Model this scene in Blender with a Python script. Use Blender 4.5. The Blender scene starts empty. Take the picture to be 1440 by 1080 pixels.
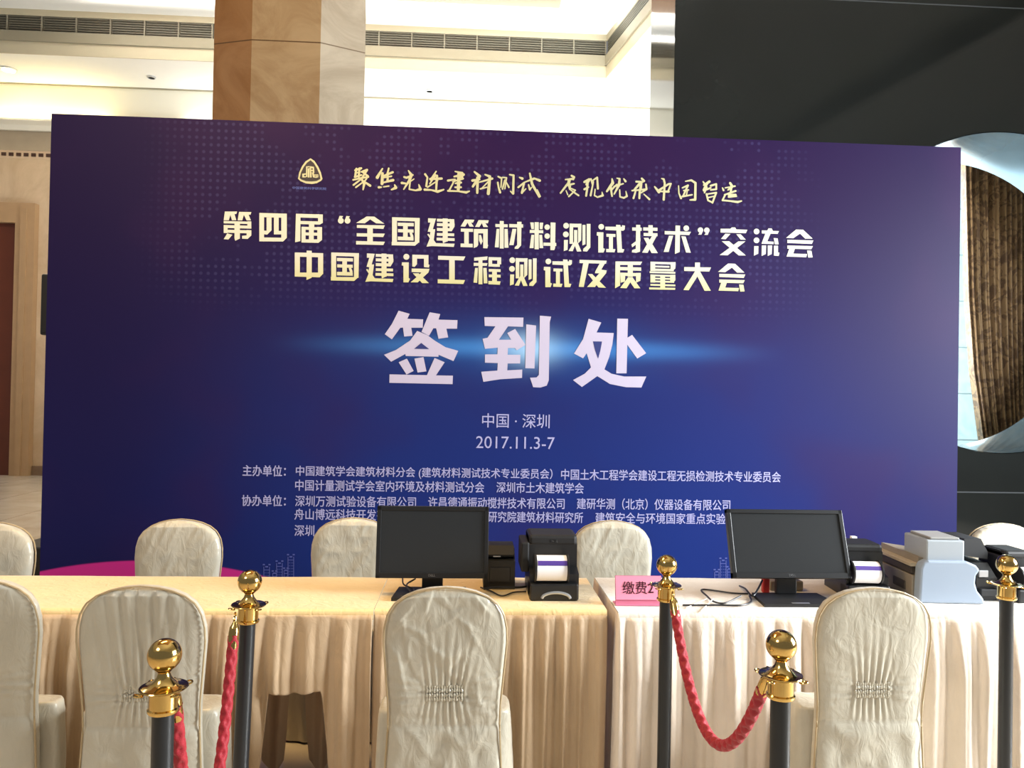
import bpy, bmesh, math, random
import numpy as np
from mathutils import Vector, Matrix
random.seed(7); rng = np.random.RandomState(7)
SC = bpy.context.scene; COL = SC.collection
pi = math.pi

# ------------------------------------------------------------------ camera
CH, CF = 1.56, 1100.0
th, pt, ro = map(math.radians, (3.2, .7, 1.06))
cF = np.array([math.sin(th)*math.cos(pt), math.cos(th)*math.cos(pt), math.sin(pt)])
r0 = np.array([math.cos(th), -math.sin(th), 0]); u0 = np.cross(r0, cF)
cR = math.cos(ro)*r0+math.sin(ro)*u0; cU = -math.sin(ro)*r0+math.cos(ro)*u0
cC = np.array([0, 0, CH])
def ray(px, py): return cF+cR*(px-720)/CF+cU*(540-py)/CF
def PY(px, py, y):
    d = ray(px, py); return cC+d*(y/d[1])
def PZ(px, py, z):
    d = ray(px, py); return cC+d*((z-CH)/d[2])
cam = bpy.data.cameras.new('camera'); co = bpy.data.objects.new('camera', cam); COL.objects.link(co)
M = Matrix.Identity(4)
for i in range(3):
    M[i][0] = cR[i]; M[i][1] = cU[i]; M[i][2] = -cF[i]; M[i][3] = cC[i]
co.matrix_world = M
cam.sensor_width = 36; cam.lens = 36*CF/1440; cam.clip_start = .05; cam.clip_end = 100
SC.camera = co
vs = SC.view_settings
vs.view_transform = 'Standard'; vs.look = 'None'; vs.gamma = 1; vs.use_curve_mapping = False; vs.exposure = 0

# ------------------------------------------------------------------ materials
def lin(c):
    return tuple(((v/255)/12.92 if v/255 <= .04045 else ((v/255+.055)/1.055)**2.4) for v in c)
class NT:
    def __init__(s, name):
        s.m = bpy.data.materials.new(name); s.m.use_nodes = True; s.t = s.m.node_tree
        s.b = s.t.nodes['Principled BSDF']; s.o = s.t.nodes['Material Output']
    def n(s, typ, **kw):
        nd = s.t.nodes.new(typ)
        for k, v in kw.items():
            if k.startswith('i_'):
                key = k[2:]; key = int(key) if key.isdigit() else key.replace('_', ' ')
                if hasattr(v, 'is_output'): s.t.links.new(v, nd.inputs[key])
                else: nd.inputs[key].default_value = v
            else: setattr(nd, k, v)
        return nd
    def l(s, a, b): s.t.links.new(a, b)
    def math(s, op, a, b=0.0, c=None):
        kw = dict(operation=op, i_0=a, i_1=b)
        if c is not None: kw['i_2'] = c
        return s.n('ShaderNodeMath', **kw).outputs[0]
    def mix(s, f, a, b):
        nd = s.n('ShaderNodeMix', data_type='RGBA')
        for k, v in ((0, f), (6, a), (7, b)):
            if hasattr(v, 'is_output'): s.l(v, nd.inputs[k])
            else: nd.inputs[k].default_value = v if k == 0 else (*v[:3], 1)
        return nd.outputs[2]
    def ss(s, v, lo, hi):
        return s.n('ShaderNodeMapRange', interpolation_type='SMOOTHSTEP', i_0=v, i_1=lo, i_2=hi).outputs[0]
def mat(name, col, rough=.5, metal=0, spec=.5, sheen=0, coat=0, bump=0, bscale=50, var=0, vscale=6, emit=None, es=0, aniso=None):
    k = NT(name); b = k.b
    c = lin(col); b.inputs['Base Color'].default_value = (*c, 1)
    b.inputs['Roughness'].default_value = rough; b.inputs['Metallic'].default_value = metal
    b.inputs['Specular IOR Level'].default_value = spec
    b.inputs['Sheen Weight'].default_value = sheen; b.inputs['Coat Weight'].default_value = coat
    tc = k.n('ShaderNodeTexCoord')
    if var:
        nz = k.n('ShaderNodeTexNoise', i_Vector=tc.outputs['Object'], i_Scale=vscale, i_Detail=4.0)
        d = tuple(v*(1-var) for v in c); e = tuple(min(1, v*(1+var)) for v in c)
        k.l(k.mix(nz.outputs[0], d, e), b.inputs['Base Color'])
    if bump:
        nz = k.n('ShaderNodeTexNoise', i_Vector=tc.outputs['Object'], i_Scale=bscale, i_Detail=5.0)
        bp = k.n('ShaderNodeBump', i_Strength=bump, i_Distance=.01); k.l(nz.outputs[0], bp.inputs['Height'])
        k.l(bp.outputs[0], b.inputs['Normal'])
    if emit:
        b.inputs['Emission Color'].default_value = (*lin(emit), 1); b.inputs['Emission Strength'].default_value = es
    return k.m

M_black = mat('black_plastic', (26, 27, 29), .38)
M_blackm = mat('matt_black_plastic', (20, 20, 22), .6)
M_screen = mat('dark_screen', (44, 46, 48), .3, spec=.35)
M_brass = mat('polished_brass', (206, 172, 104), .12, metal=1, var=.08, vscale=20)
M_pole = mat('black_painted_pole', (24, 27, 31), .35)
M_red = mat('red_rope_fibre', (158, 8, 32), .6, sheen=.1, bump=.25, bscale=400)
M_white = mat('white_paint', (236, 234, 226), .7, var=.02)
M_cov = mat('warm_white_paint', (236, 230, 212), .7)
M_mould = mat('cream_moulding', (196, 186, 158), .6)
M_mould2 = mat('taupe_moulding', (150, 142, 120), .6)
M_louvre = mat('grey_louvre_metal', (96, 92, 78), .5)
M_louvre2 = mat('pale_louvre_divider', (140, 134, 116), .5)
M_paper = mat('white_paper', (245, 244, 246), .7)
M_purple = mat('purple_print', (72, 46, 140), .6)
M_silver = mat('silver_trim', (200, 202, 205), .3, metal=.7)
M_chrome = mat('steel_bracket', (140, 140, 140), .3, metal=1)
M_wood = mat('brown_door_wood', (96, 46, 26), .35, var=.2, vscale=3)
M_pink = mat('pink_card', (246, 150, 180), .5)
M_pinkf = mat('clear_pink_acrylic', (214, 120, 150), .2)
M_ink = mat('dark_ink', (90, 30, 46), .6)
M_bluep = mat('daylit_printer_plastic', (146, 160, 178), .45)  # laser printer side panel: blue daylight painted into the plastic colour
M_beige = mat('beige_grey_plastic', (138, 128, 112), .5)
M_beiged = mat('dark_beige_slot', (70, 62, 52), .6)
M_redp = mat('red_plastic', (190, 40, 40), .5)
M_whitec = mat('white_cable', (235, 230, 222), .5)
M_case = mat('black_case', (18, 18, 18), .5)
M_tan = mat('tan_ceiling_panel', (150, 112, 76), .5, var=.1)

def satin(name, col, rough=.42):
    k = NT(name); b = k.b; c = lin(col)
    tc = k.n('ShaderNodeTexCoord')
    n1 = k.n('ShaderNodeTexNoise', i_Vector=tc.outputs['Object'], i_Scale=9.0, i_Detail=4.0)
    k.l(k.mix(n1.outputs[0], tuple(v*.88 for v in c), tuple(min(1, v*1.1) for v in c)), b.inputs['Base Color'])
    b.inputs['Roughness'].default_value = rough; b.inputs['Sheen Weight'].default_value = .25
    b.inputs['Specular IOR Level'].default_value = .5
    mp = k.n('ShaderNodeMapping', i_Vector=tc.outputs['Object']); mp.inputs['Scale'].default_value = (1, 1, .5)
    n2 = k.n('ShaderNodeTexNoise', i_Vector=mp.outputs[0], i_Scale=26.0, i_Detail=5.0, i_Distortion=1.2)
    bp = k.n('ShaderNodeBump', i_Strength=.35, i_Distance=.012); k.l(n2.outputs[0], bp.inputs['Height'])
    k.l(bp.outputs[0], b.inputs['Normal'])
    return k.m
M_chair = satin('champagne_satin', (188, 182, 165), .3)
M_chairt = satin('champagne_satin_band', (188, 181, 162), .3)
M_pipe = satin('tan_piping', (176, 154, 116))
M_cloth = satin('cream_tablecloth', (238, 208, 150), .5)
M_skirt = satin('cream_skirt_shade_tinted', (196, 168, 134), .5)  # left skirts: shade painted in as a browner base than the top sheet
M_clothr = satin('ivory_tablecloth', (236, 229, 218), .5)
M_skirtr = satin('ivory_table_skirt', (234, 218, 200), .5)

def marble(name, ca, cb, rough, sc=2.0, joints=None, jc=None):
    k = NT(name); tc = k.n('ShaderNodeTexCoord')
    nz = k.n('ShaderNodeTexNoise', i_Vector=tc.outputs['Object'], i_Scale=sc, i_Detail=8.0, i_Roughness=.65, i_Distortion=1.5)
    c = k.mix(k.ss(nz.outputs[0], .3, .7), lin(ca), lin(cb))
    if joints:
        sx = k.n('ShaderNodeSeparateXYZ', i_0=tc.outputs['Object'])
        f = None
        for ax, per, off in joints:
            v = k.math('FRACT', k.math('DIVIDE', k.math('ADD', sx.outputs[ax], off), per))
            m_ = k.math('LESS_THAN', v, .012/per)
            f = m_ if f is None else k.math('MAXIMUM', f, m_)
        c = k.mix(f, c, lin(jc))
    k.l(c, k.b.inputs['Base Color']); k.b.inputs['Roughness'].default_value = rough
    return k.m
M_floor = marble('pale_marble_floor', (196, 184, 166), (216, 206, 190), .12, 1.2, [(0, 1.0, .3), (1, 1.0, .2)], (150, 140, 125))
M_wall = marble('beige_marble_wall', (186, 160, 128), (206, 182, 152), .35, 1.0)
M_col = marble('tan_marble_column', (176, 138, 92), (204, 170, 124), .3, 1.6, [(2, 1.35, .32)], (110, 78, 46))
M_colo = marble('column_marble_warm_shade', (168, 116, 66), (188, 138, 88), .3, 1.6, [(2, 1.35, .32)], (110, 78, 46))  # left column face: warm shade painted into the marble colour
M_colg = marble('column_marble_daylit', (176, 160, 136), (206, 192, 168), .3, 1.6, [(2, 1.35, .32)], (130, 112, 90))  # right column face: daylight painted into the marble colour
M_granite = NT('polished_black_granite')
_tc = M_granite.n('ShaderNodeTexCoord'); _sx = M_granite.n('ShaderNodeSeparateXYZ', i_0=_tc.outputs['Object'])
_j = M_granite.math('LESS_THAN', M_granite.math('FRACT', M_granite.math('DIVIDE', M_granite.math('ADD', _sx.outputs[2], .62), 1.4)), .008)
_nz = M_granite.n('ShaderNodeTexNoise', i_Vector=_tc.outputs['Object'], i_Scale=1.3, i_Detail=6.0)
M_granite.l(M_granite.mix(_j, M_granite.mix(_nz.outputs[0], (.006, .007, .007), (.014, .016, .015)), (.06, .065, .07)), M_granite.b.inputs['Base Color'])
M_granite.b.inputs['Roughness'].default_value = .07; M_granite.b.inputs['IOR'].default_value = 1.45
M_granite = M_granite.m

# ------------------------------------------------------------------ mesh helpers
def tag(o, label=None, cat=None, group=None, kind=None):
    if label: o['label'] = label
    if cat: o['category'] = cat
    if group: o['group'] = group
    if kind: o['kind'] = kind
    return o
def link(name, me, m, parent=None, smooth=True):
    o = bpy.data.objects.new(name, me); COL.objects.link(o)
    if m and not me.materials: me.materials.append(m)
    if parent: o.parent = parent
    if smooth:
        for p in me.polygons: p.use_smooth = True
    return o
def empty(name, loc, rz=0, **kw):
    o = bpy.data.objects.new(name, None); COL.objects.link(o); o.location = loc; o.rotation_euler = (0, 0, rz)
    o.empty_display_size = .1
    return tag(o, **kw)
class MB:
    def __init__(s): s.bm = bmesh.new()
    def box(s, x0, y0, z0, x1, y1, z1, bev=0, seg=2, mat4=None):
        r = bmesh.ops.create_cube(s.bm, size=1)
        vs_ = r['verts']
        for v in vs_:
            v.co = Vector(((x0+x1)/2+v.co.x*(x1-x0), (y0+y1)/2+v.co.y*(y1-y0), (z0+z1)/2+v.co.z*(z1-z0)))
        es = list({e for v in vs_ for e in v.link_edges})
        if bev:
            rr = bmesh.ops.bevel(s.bm, geom=es, offset=bev, segments=seg, affect='EDGES', profile=.5)
            vs_ = list({v for f in rr['faces'] for v in f.verts} | {v for v in vs_ if v.is_valid})
        if mat4 is not None:
            allv = set()
            st = [v for v in vs_ if v.is_valid]
            while st:
                v = st.pop()
                if v in allv: continue
                allv.add(v)
                for e in v.link_edges: st.append(e.other_vert(v))
            bmesh.ops.transform(s.bm, matrix=mat4, verts=list(allv))
        return s
    def prism(s, pts, axis, a, b):
        # pts: 2D polygon, extruded along axis from a to b
        def mk(p, q):
            return {'x': (q, p[0], p[1]), 'y': (p[0], q, p[1]), 'z': (p[0], p[1], q)}[axis]
        va = [s.bm.verts.new(mk(p, a)) for p in pts]; vb = [s.bm.verts.new(mk(p, b)) for p in pts]
        s.bm.faces.new(va); s.bm.faces.new(vb[::-1])
        n = len(pts)
        for i in range(n): s.bm.faces.new((va[i], vb[i], vb[(i+1) % n], va[(i+1) % n]))
        return s
    def lathe(s, prof, c=(0, 0, 0), n=32, axis='z'):
        rings = []
        for r, h in prof:
            ring = []
            for i in range(n):
                a = 2*pi*i/n; p = (r*math.cos(a), r*math.sin(a), h)
                if axis == 'x': p = (p[2], p[0], p[1])
                if axis == 'y': p = (p[0], p[2], p[1])
                ring.append(s.bm.verts.new((p[0]+c[0], p[1]+c[1], p[2]+c[2])))
            rings.append(ring)
        for a, b in zip(rings, rings[1:]):
            for i in range(n): s.bm.faces.new((a[i], a[(i+1) % n], b[(i+1) % n], b[i]))
        if prof[0][0] > 1e-4: s.bm.faces.new(rings[0][::-1])
        if prof[-1][0] > 1e-4: s.bm.faces.new(rings[-1])
        return s
    def tube(s, pts, r, n=8, closed=False):
        pts = [Vector(p) for p in pts]; rings = []
        N = len(pts); up = Vector((0, 0, 1))
        for i, p in enumerate(pts):
            t = (pts[min(i+1, N-1)]-pts[max(i-1, 0)]) if not closed else (pts[(i+1) % N]-pts[i-1])
            t.normalize()
            a = t.cross(up)
            if a.length < .05: a = t.cross(Vector((0, 1, 0)))
            a.normalize(); b = a.cross(t)
            rr = r[i] if isinstance(r, (list, tuple)) else r
            rings.append([s.bm.verts.new(p+(a*math.cos(2*pi*k/n)+b*math.sin(2*pi*k/n))*rr) for k in range(n)])
        pr = list(zip(rings, rings[1:]))
        if closed: pr.append((rings[-1], rings[0]))
        for a, b in pr:
            for k in range(n): s.bm.faces.new((a[k], a[(k+1) % n], b[(k+1) % n], b[k]))
        if not closed: s.bm.faces.new(rings[0][::-1]); s.bm.faces.new(rings[-1])
        return s
    def face(s, pts):
        s.bm.faces.new([s.bm.verts.new(p) for p in pts]); return s
    def build(s, name, m, parent=None, smooth=False, recalc=True):
        if recalc: bmesh.ops.recalc_face_normals(s.bm, faces=s.bm.faces)
        me = bpy.data.meshes.new(name); s.bm.to_mesh(me); s.bm.free()
        o = link(name, me, m, parent, smooth)
        if smooth:
            try: me.set_sharp_from_angle(angle=math.radians(40))
            except Exception: pass
        return o
def grid_mesh(name, V, closed_u=False):
    # V: array rows x cols x 3
    R, Cn = V.shape[:2]
    f = []
    for i in range(R-1):
        for j in range(Cn if closed_u else Cn-1):
            j2 = (j+1) % Cn
            f.append((i*Cn+j, i*Cn+j2, (i+1)*Cn+j2, (i+1)*Cn+j))
    me = bpy.data.meshes.new(name); me.from_pydata(V.reshape(-1, 3).tolist(), [], f); me.update()
    return me
def smooth_pts(pts, n=12):
    # Catmull-Rom
    P_ = [Vector(p) for p in pts]; P_ = [P_[0]*2-P_[1]]+P_+[P_[-1]*2-P_[-2]]
    out = []
    for i in range(1, len(P_)-2):
        a, b, c, d = P_[i-1:i+3]
        for k in range(n):
            t = k/n
            out.append(.5*((2*b)+(c-a)*t+(2*a-5*b+4*c-d)*t*t+(3*b-a-3*c+d)*t**3))
    out.append(P_[-2]); return out
_tab = np.random.RandomState(3).rand(256, 256)
def vnoise(x, y, s=0):
    x = np.asarray(x, float)+s*17.31; y = np.asarray(y, float)+s*9.77
    xi = np.floor(x).astype(int); yi = np.floor(y).astype(int); fx = x-xi; fy = y-yi
    fx = fx*fx*(3-2*fx); fy = fy*fy*(3-2*fy)
    g = lambda a, b: _tab[a % 256, b % 256]
    return ((g(xi, yi)*(1-fx)+g(xi+1, yi)*fx)*(1-fy)+(g(xi, yi+1)*(1-fx)+g(xi+1, yi+1)*fx)*fy)*2-1
def ridged(x, y, s=0): return 1-np.abs(vnoise(x, y, s))*2

# ------------------------------------------------------------------ setting
YB = float(PZ(30, 668, 0)[1])                     # back wall of the far hall
MB().face([(-14, -5, 0), (14, -5, 0), (14, YB+.2, 0), (-14, YB+.2, 0)]).build('floor', M_floor)
tag(bpy.data.objects['floor'], kind='structure')
ZS = float(PY(150, 123, YB)[2])                   # soffit height
zc0, zc1 = float(PY(40, 185, YB)[2]), float(PY(40, 173, YB)[2])
zt0, zt1 = float(PY(40, 223, YB)[2]), float(PY(40, 212, YB)[2])
tag(MB().box(-14, YB, 0, 12, YB+.2, ZS).build('wall_back', M_wall), kind='structure')
tag(MB().prism([(YB-.02, zc0), (YB-.08, zc0), (YB-.12, (zc0+zc1)/2), (YB-.24, zc1-.03), (YB-.24, zc1), (YB-.02, zc1)], 'x', -13.9, 11.9).build('trim_1', M_cov), kind='structure')
tag(MB().box(-13.9, YB-.012, zt1, 11.9, YB-.001, zc0).build('trim_2', mat('grey_marble_strip', (168, 152, 128), .35, var=.1)), kind='structure')
mb = MB()
x = -10.0
pitch = .125
while x < -3.5:
    mb.box(x, YB-.02, zt0+.035, x+.075, YB-.004, zt1-.045); x += pitch
tag(mb.build('trim_3', mat('dark_mosaic_tile', (70, 44, 30), .4)), kind='structure')
tag(MB().box(-13.9, YB-.003, zt0, 11.9, YB-.0005, zt1).build('trim_4', mat('pale_pink_band', (206, 180, 150), .4)), kind='structure')
# wall above the cornice painted warm white
tag(MB().box(-13.9, YB-.03, zc1, 11.9, YB-.001, ZS).build('trim_5', M_cov), kind='structure')
# door on the far left
xd1 = float(PY(23, 500, YB)[0]); xf1 = float(PY(50, 500, YB)[0]); zd = float(PY(12, 315, YB)[2]); zf = float(PY(12, 287, YB)[2])
door = empty('door_1', (xd1-1.0, YB, 0), kind='structure')
def dloc(mb, name, m):
    o = mb.build(name, m, door); o.matrix_parent_inverse = Matrix.Translation(-door.location); return o
dloc(MB().box(xd1-2.0, YB-.05, 0, xd1, YB-.004, zd), 'door_leaf', M_wood)
mb = MB(); mb.box(xd1, YB-.14, 0, xf1, YB-.004, zf).box(xd1-2.3, YB-.14, zd, xd1, YB-.004, zf)
mb.box(xd1+.1, YB-.17, 0, xf1-.12, YB-.14, zf-.1)
dloc(mb, 'door_frame', mat('tan_marble_frame', (170, 138, 102), .35, var=.1))
tag(MB().box(xf1+.01, YB-.05, 0, -4.0, YB-.001, .16).build('baseboard_back', mat('brown_skirting', (120, 96, 74), .4)), kind='structure')

# soffit, coffer, fascia
a0 = PZ(0, 74, ZS); a1 = PZ(853, 111, ZS); yS = float((a0[1]+a1[1])/2)
c_corner = PZ(853, 111, ZS); c_far = PZ(910, 45, ZS)
dirx = (c_far[0]-c_corner[0])/(c_far[1]-c_corner[1])
xr = float(c_corner[0]); ynear = 7.6
xr2 = xr+dirx*(ynear-yS)
mb = MB()
mb.box(-14, yS, ZS, 12, YB+.2, ZS+.06)
mb.prism([(xr, yS), (xr2, ynear), (7.0, 5.6), (7.4, 2.65), (6.5, -2.5), (6.5, -5), (14, -5), (14, yS)], 'z', ZS, ZS+.06)  # unseen front edge shaped for its diagonal reflection in the granite
tag(mb.build('ceiling', M_white), kind='structure')
tag(MB().box(-13.9, YB-.06, ZS-.02, 11.9, YB-.03, ZS-.0005).build('trim_shadow_line', M_mould2), kind='structure')  # dark strip added as the shadow line between soffit and wall
hz = lambda py: float(PY(0, py, yS)[2])
z1, z2, z3, z4 = hz(57.5), hz(43.5), hz(20.5), hz(17)
ZC = z4+.06
def fascia(name, za, zb, out, m):
    # runs along the back edge of the coffer and returns along the right edge
    mb = MB(); mb.box(-13, yS-out, za, xr, yS-.0005, zb)
    n = Vector((1, -dirx, 0)).normalized()
    a = Vector((xr, yS, 0)); b = Vector((xr2, ynear, 0)); o_ = n*(-out)
    mb.prism([(a.x+o_.x, a.y), (b.x+o_.x, b.y), (b.x+.1, b.y), (a.x+.1, a.y)], 'z', za, zb)
    return tag(mb.build(name, m), kind='structure')
fascia('trim_6', ZS+.0005, z1, .02, M_mould)
fascia('trim_7', z1, z2, .05, M_mould2)
fascia('trim_8', z3, ZC, .02, M_mould)
# louvred air grille running along the fascia
gr = empty('air_grille', (0, yS, z2), label='long grey louvred air grille running along the coffer edge above the backdrop', cat='air grille')
seg = 46*yS/CF*.995
k = 0; xg = xr-.02
pan0 = None
def gpart(o): o.matrix_parent_inverse = Matrix.Translation(-gr.location); return o
while xg > -8.5:
    if pan0 is None:
        mb = MB(); nl = 7
        for i in range(nl):
            zz = z2+.015+(z3-z2-.03)*i/(nl-1)
            mb.box(-seg+.02, yS-.012, zz-.012, -.02, yS+.005, zz+.010)
        mb.box(-seg, yS+.006, z2, 0, yS+.012, z3)
        pan0 = gpart(mb.build('louvre_panel', M_louvre, gr)); pan = pan0
        mb = MB().box(-.02, yS-.02, z2, .0, yS+.006, z3); div0 = gpart(mb.build('divider', M_louvre2, gr)); dv = div0
    else:
        pan = pan0.copy(); COL.objects.link(pan); dv = div0.copy(); COL.objects.link(dv)
    pan.location = (xg, 0, 0); dv.location = (xg, 0, 0)
    xg -= seg
# grille along the right edge of the coffer
gr2 = empty('air_grille', (xr, yS, z2), label='short grey air grille receding along the right edge of the ceiling coffer', cat='air grille')
ang = math.atan2(ynear-yS, xr2-xr)
mb = MB(); L = math.hypot(xr2-xr, ynear-yS)*.98
for i in range(7):
    zz = .015+(z3-z2-.03)*i/6
    mb.box(.05, -.012, zz-.012, L, .005, zz+.01)
mb.box(.02, .006, 0, L, .012, z3-z2)
o = mb.build('louvre_panel', M_louvre, gr2); gr2.rotation_euler[2] = ang
# coffer ceiling and lowered timber panel
mb = MB(); mb.box(-14, -5, ZC, 14, yS+.1, ZC+.06)
tag(mb.build('ceiling_coffer', M_white), kind='structure')
pc = PZ(787, 12, ZC-.25); pl = PZ(653, 0, ZC-.25)
tag(MB().box(-6, 2.0, ZC-.25, float(pc[0]), float(pc[1]), ZC-.001).build('trim_9', M_tan), kind='structure')
# downlights
for i, (px, py, lab) in enumerate(((12, 97, 'bright lit round downlight in the white soffit at far left'), (213, 108, 'small unlit round downlight in the soffit left of the marble column'), (604, 127, 'small unlit round downlight in the soffit right of the marble column'))):
    p = PZ(px, py, ZS); d = empty('downlight', (float(p[0]), float(p[1]), ZS-.001), label=lab, cat='downlight', group='soffit downlights')
    MB().lathe([(.13 if i == 0 else .07, 0), (.13 if i == 0 else .07, -.02), (.10 if i == 0 else .05, -.025), (.10 if i == 0 else .05, 0)], n=24).build('trim_ring', M_silver, d, True)
    MB().lathe([(.0, -.012), (.10 if i == 0 else .05, -.012)], n=24).build('lens', mat('lit_lens', (255, 250, 235), emit=(255, 246, 226), es=14) if i == 0 else M_louvre2, d)

# marble column (octagonal)
yc = 8.0
X1, X2 = float(PY(353, 100, yc)[0]), float(PY(450, 100, yc)[0])
XL, XR = float(PY(300, 100, yc+.14)[0]), float(PY(513, 100, yc+.2)[0])
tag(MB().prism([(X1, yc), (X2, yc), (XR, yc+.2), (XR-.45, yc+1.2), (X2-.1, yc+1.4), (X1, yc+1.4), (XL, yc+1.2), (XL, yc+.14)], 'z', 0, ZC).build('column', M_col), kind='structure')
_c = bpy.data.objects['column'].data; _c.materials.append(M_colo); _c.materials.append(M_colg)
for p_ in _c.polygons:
    if abs(p_.normal.z) < .5 and p_.normal.y < -.3: p_.material_index = 1 if p_.center.x < X1-.01 else (2 if p_.center.x > X2+.01 else 0)  # side faces tinted for the light: warm shade left, daylight right

# black granite wall with round opening
YG = 6.5; TG = YG*(1/.88-1)
gx0 = float(PY(948, 100, YG)[0])
pcx = PY(1410, 411, YG); Rg = 229*YG/CF*1.03; gcx, gcz = float(pcx[0]), float(pcx[2])
gx1 = gcx+Rg+2.5; gz1 = ZC-.01
mb = MB(); n = 96
for y in (YG, YG+TG):
    inner = [mb.bm.verts.new((gcx+Rg*math.cos(2*pi*i/n), y, gcz+Rg*math.sin(2*pi*i/n))) for i in range(n)]
    outer = []
    for i in range(n):
        c_, s_ = math.cos(2*pi*i/n), math.sin(2*pi*i/n)
        t = min(((gx1-gcx)/c_ if c_ > 1e-6 else 1e9), ((gx0-gcx)/c_ if c_ < -1e-6 else 1e9), ((gz1-gcz)/s_ if s_ > 1e-6 else 1e9), ((0-gcz)/s_ if s_ < -1e-6 else 1e9))
        outer.append(mb.bm.verts.new((gcx+t*c_, y, gcz+t*s_)))
    for i in range(n): mb.bm.faces.new((inner[i], inner[(i+1) % n], outer[(i+1) % n], outer[i]))
    for cx_, cz_ in ((gx0, 0), (gx1, 0), (gx0, gz1), (gx1, gz1)):
        q = sorted(range(n), key=lambda i: math.atan2(math.sin(2*pi*i/n-math.atan2(cz_-gcz, cx_-gcx)), math.cos(2*pi*i/n-math.atan2(cz_-gcz, cx_-gcx)))**2)[:2]
        mb.bm.faces.new((outer[q[0]], outer[q[1]], mb.bm.verts.new((cx_, y, cz_))))
    if y == YG: in0, = [inner]
    else:
        for i in range(n): mb.bm.faces.new((in0[i], in0[(i+1) % n], inner[(i+1) % n], inner[i]))
for x in (gx0, gx1):
    mb.face([(x, YG, 0), (x, YG+TG, 0), (x, YG+TG, gz1), (x, YG, gz1)])
tag(mb.build('wall_right', M_granite), kind='structure')
V = np.zeros((2, 97, 3)); aa = np.linspace(0, 2*pi, 97)
for i, yy in enumerate((YG+.004, YG+TG-.004)): V[i, :, 0] = gcx+(Rg-.006)*np.cos(aa); V[i, :, 1] = yy; V[i, :, 2] = gcz+(Rg-.006)*np.sin(aa)
tag(link('trim_10', grid_mesh('trim_10', V), mat('jamb_reflection_tint', (108, 130, 140), .14, metal=.55, var=.25, vscale=2.5)), kind='structure')  # added lining; pale window reflection on the jamb put into its colour
# window with frosted panes behind the opening
YW = YG+TG+1.6
k = NT('frosted_daylight_glass'); tc = k.n('ShaderNodeTexCoord'); sx = k.n('ShaderNodeSeparateXYZ', i_0=tc.outputs['Object'])
nz = k.n('ShaderNodeTexNoise', i_Vector=tc.outputs['Object'], i_Scale=14.0, i_Detail=6.0)
jz = k.math('LESS_THAN', k.math('FRACT', k.math('DIVIDE', sx.outputs[2], .55)), .03)
c = k.mix(nz.outputs[0], lin((150, 205, 215)), lin((225, 250, 255)))
c = k.mix(jz, c, lin((130, 160, 165)))
k.l(c, k.b.inputs['Emission Color']); k.b.inputs['Emission Strength'].default_value = 1.15; k.b.inputs['Base Color'].default_value = (.5, .6, .62, 1)
wx0 = gcx-Rg-1.0
win = empty('window_1', (gcx, YW, 0), kind='structure')
def wpart(o): o.matrix_parent_inverse = Matrix.Translation(-win.location); return o
wpart(MB().box(wx0, YW, .2, gcx+3, YW+.03, 5.2).build('window_pane', k.m, win))
mb = MB()
for xx in (wx0, gcx-.1, gcx+3): mb.box(xx-.04, YW-.04, 0, xx+.04, YW, 5.3)
mb.box(wx0, YW-.04, 5.15, gcx+3, YW, 5.3).box(wx0, YW-.04, 0, gcx+3, YW, .2)
wpart(mb.build('window_frame', M_silver, win))
# damask curtain
k = NT('brown_damask'); tc = k.n('ShaderNodeTexCoord')
nz = k.n('ShaderNodeTexNoise', i_Vector=tc.outputs['Object'], i_Scale=8.0, i_Detail=3.0, i_Distortion=2.0)
k.l(k.mix(k.ss(nz.outputs[0], .42, .55), lin((112, 82, 52)), lin((164, 130, 88))), k.b.inputs['Base Color'])
k.b.inputs['Roughness'].default_value = .45; k.b.inputs['Sheen Weight'].default_value = .3
M_damask = k.m
YCu = YG+TG+.9
edge = [(1352, 205), (1354, 300), (1357, 420), (1364, 520), (1378, 622), (1392, 700)]
ez = [(float(PY(a, b, YCu)[2]), float(PY(a, b, YCu)[0])) for a, b in edge]
zz = np.linspace(5.0, .02, 90); ex = np.interp(zz, [e[0] for e in ez][::-1], [e[1] for e in ez][::-1])
U = np.linspace(0, 1, 300)
V = np.zeros((90, 300, 3))
for i in range(90):
    w = (gcx+1.6-ex[i]); xx = ex[i]+U*w
    qq = U*10+.5+.5*np.sin(U*9); fold = .075*(1-np.abs(np.sin(pi*qq))**.7*2)+.012*np.sin(2*pi*U*27+1)
    V[i, :, 0] = xx; V[i, :, 1] = YCu+fold; V[i, :, 2] = zz[i]
cu = link('curtain', grid_mesh('curtain', V), M_damask)
tag(cu, 'brown damask curtain hanging in folds behind the round opening', 'curtain')
sm = cu.modifiers.new('solid', 'SOLIDIFY'); sm.thickness = .006

# ------------------------------------------------------------------ backdrop banner
YN = 4.5
bx0, bx1, bz1 = -2.358, 2.912, 3.08
root = empty('backdrop_banner', (0, YN, 0), label='large purple and blue printed conference backdrop board standing behind the tables', cat='backdrop')
def bpart(o): o.matrix_parent_inverse = Matrix.Translation(-root.location); return o
k = NT('printed_backdrop'); tc = k.n('ShaderNodeTexCoord'); sx = k.n('ShaderNodeSeparateXYZ', i_0=tc.outputs['Object'])
x_, z_ = sx.outputs[0], sx.outputs[2]
base = k.mix(k.ss(z_, .1, 3.0), (.008, .024, .165), (.016, .0055, .038))
vx = k.math('ABSOLUTE', k.math('SUBTRACT', x_, .45))
dark = k.ss(vx, .7, 2.6)
base = k.mix(k.math('MULTIPLY', dark, .75), base, (.008, .004, .030))
mid = k.math('MULTIPLY', k.ss(z_, 2.2, 1.55), k.ss(k.math('ABSOLUTE', k.math('SUBTRACT', x_, .3)), 2.2, .3))
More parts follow.
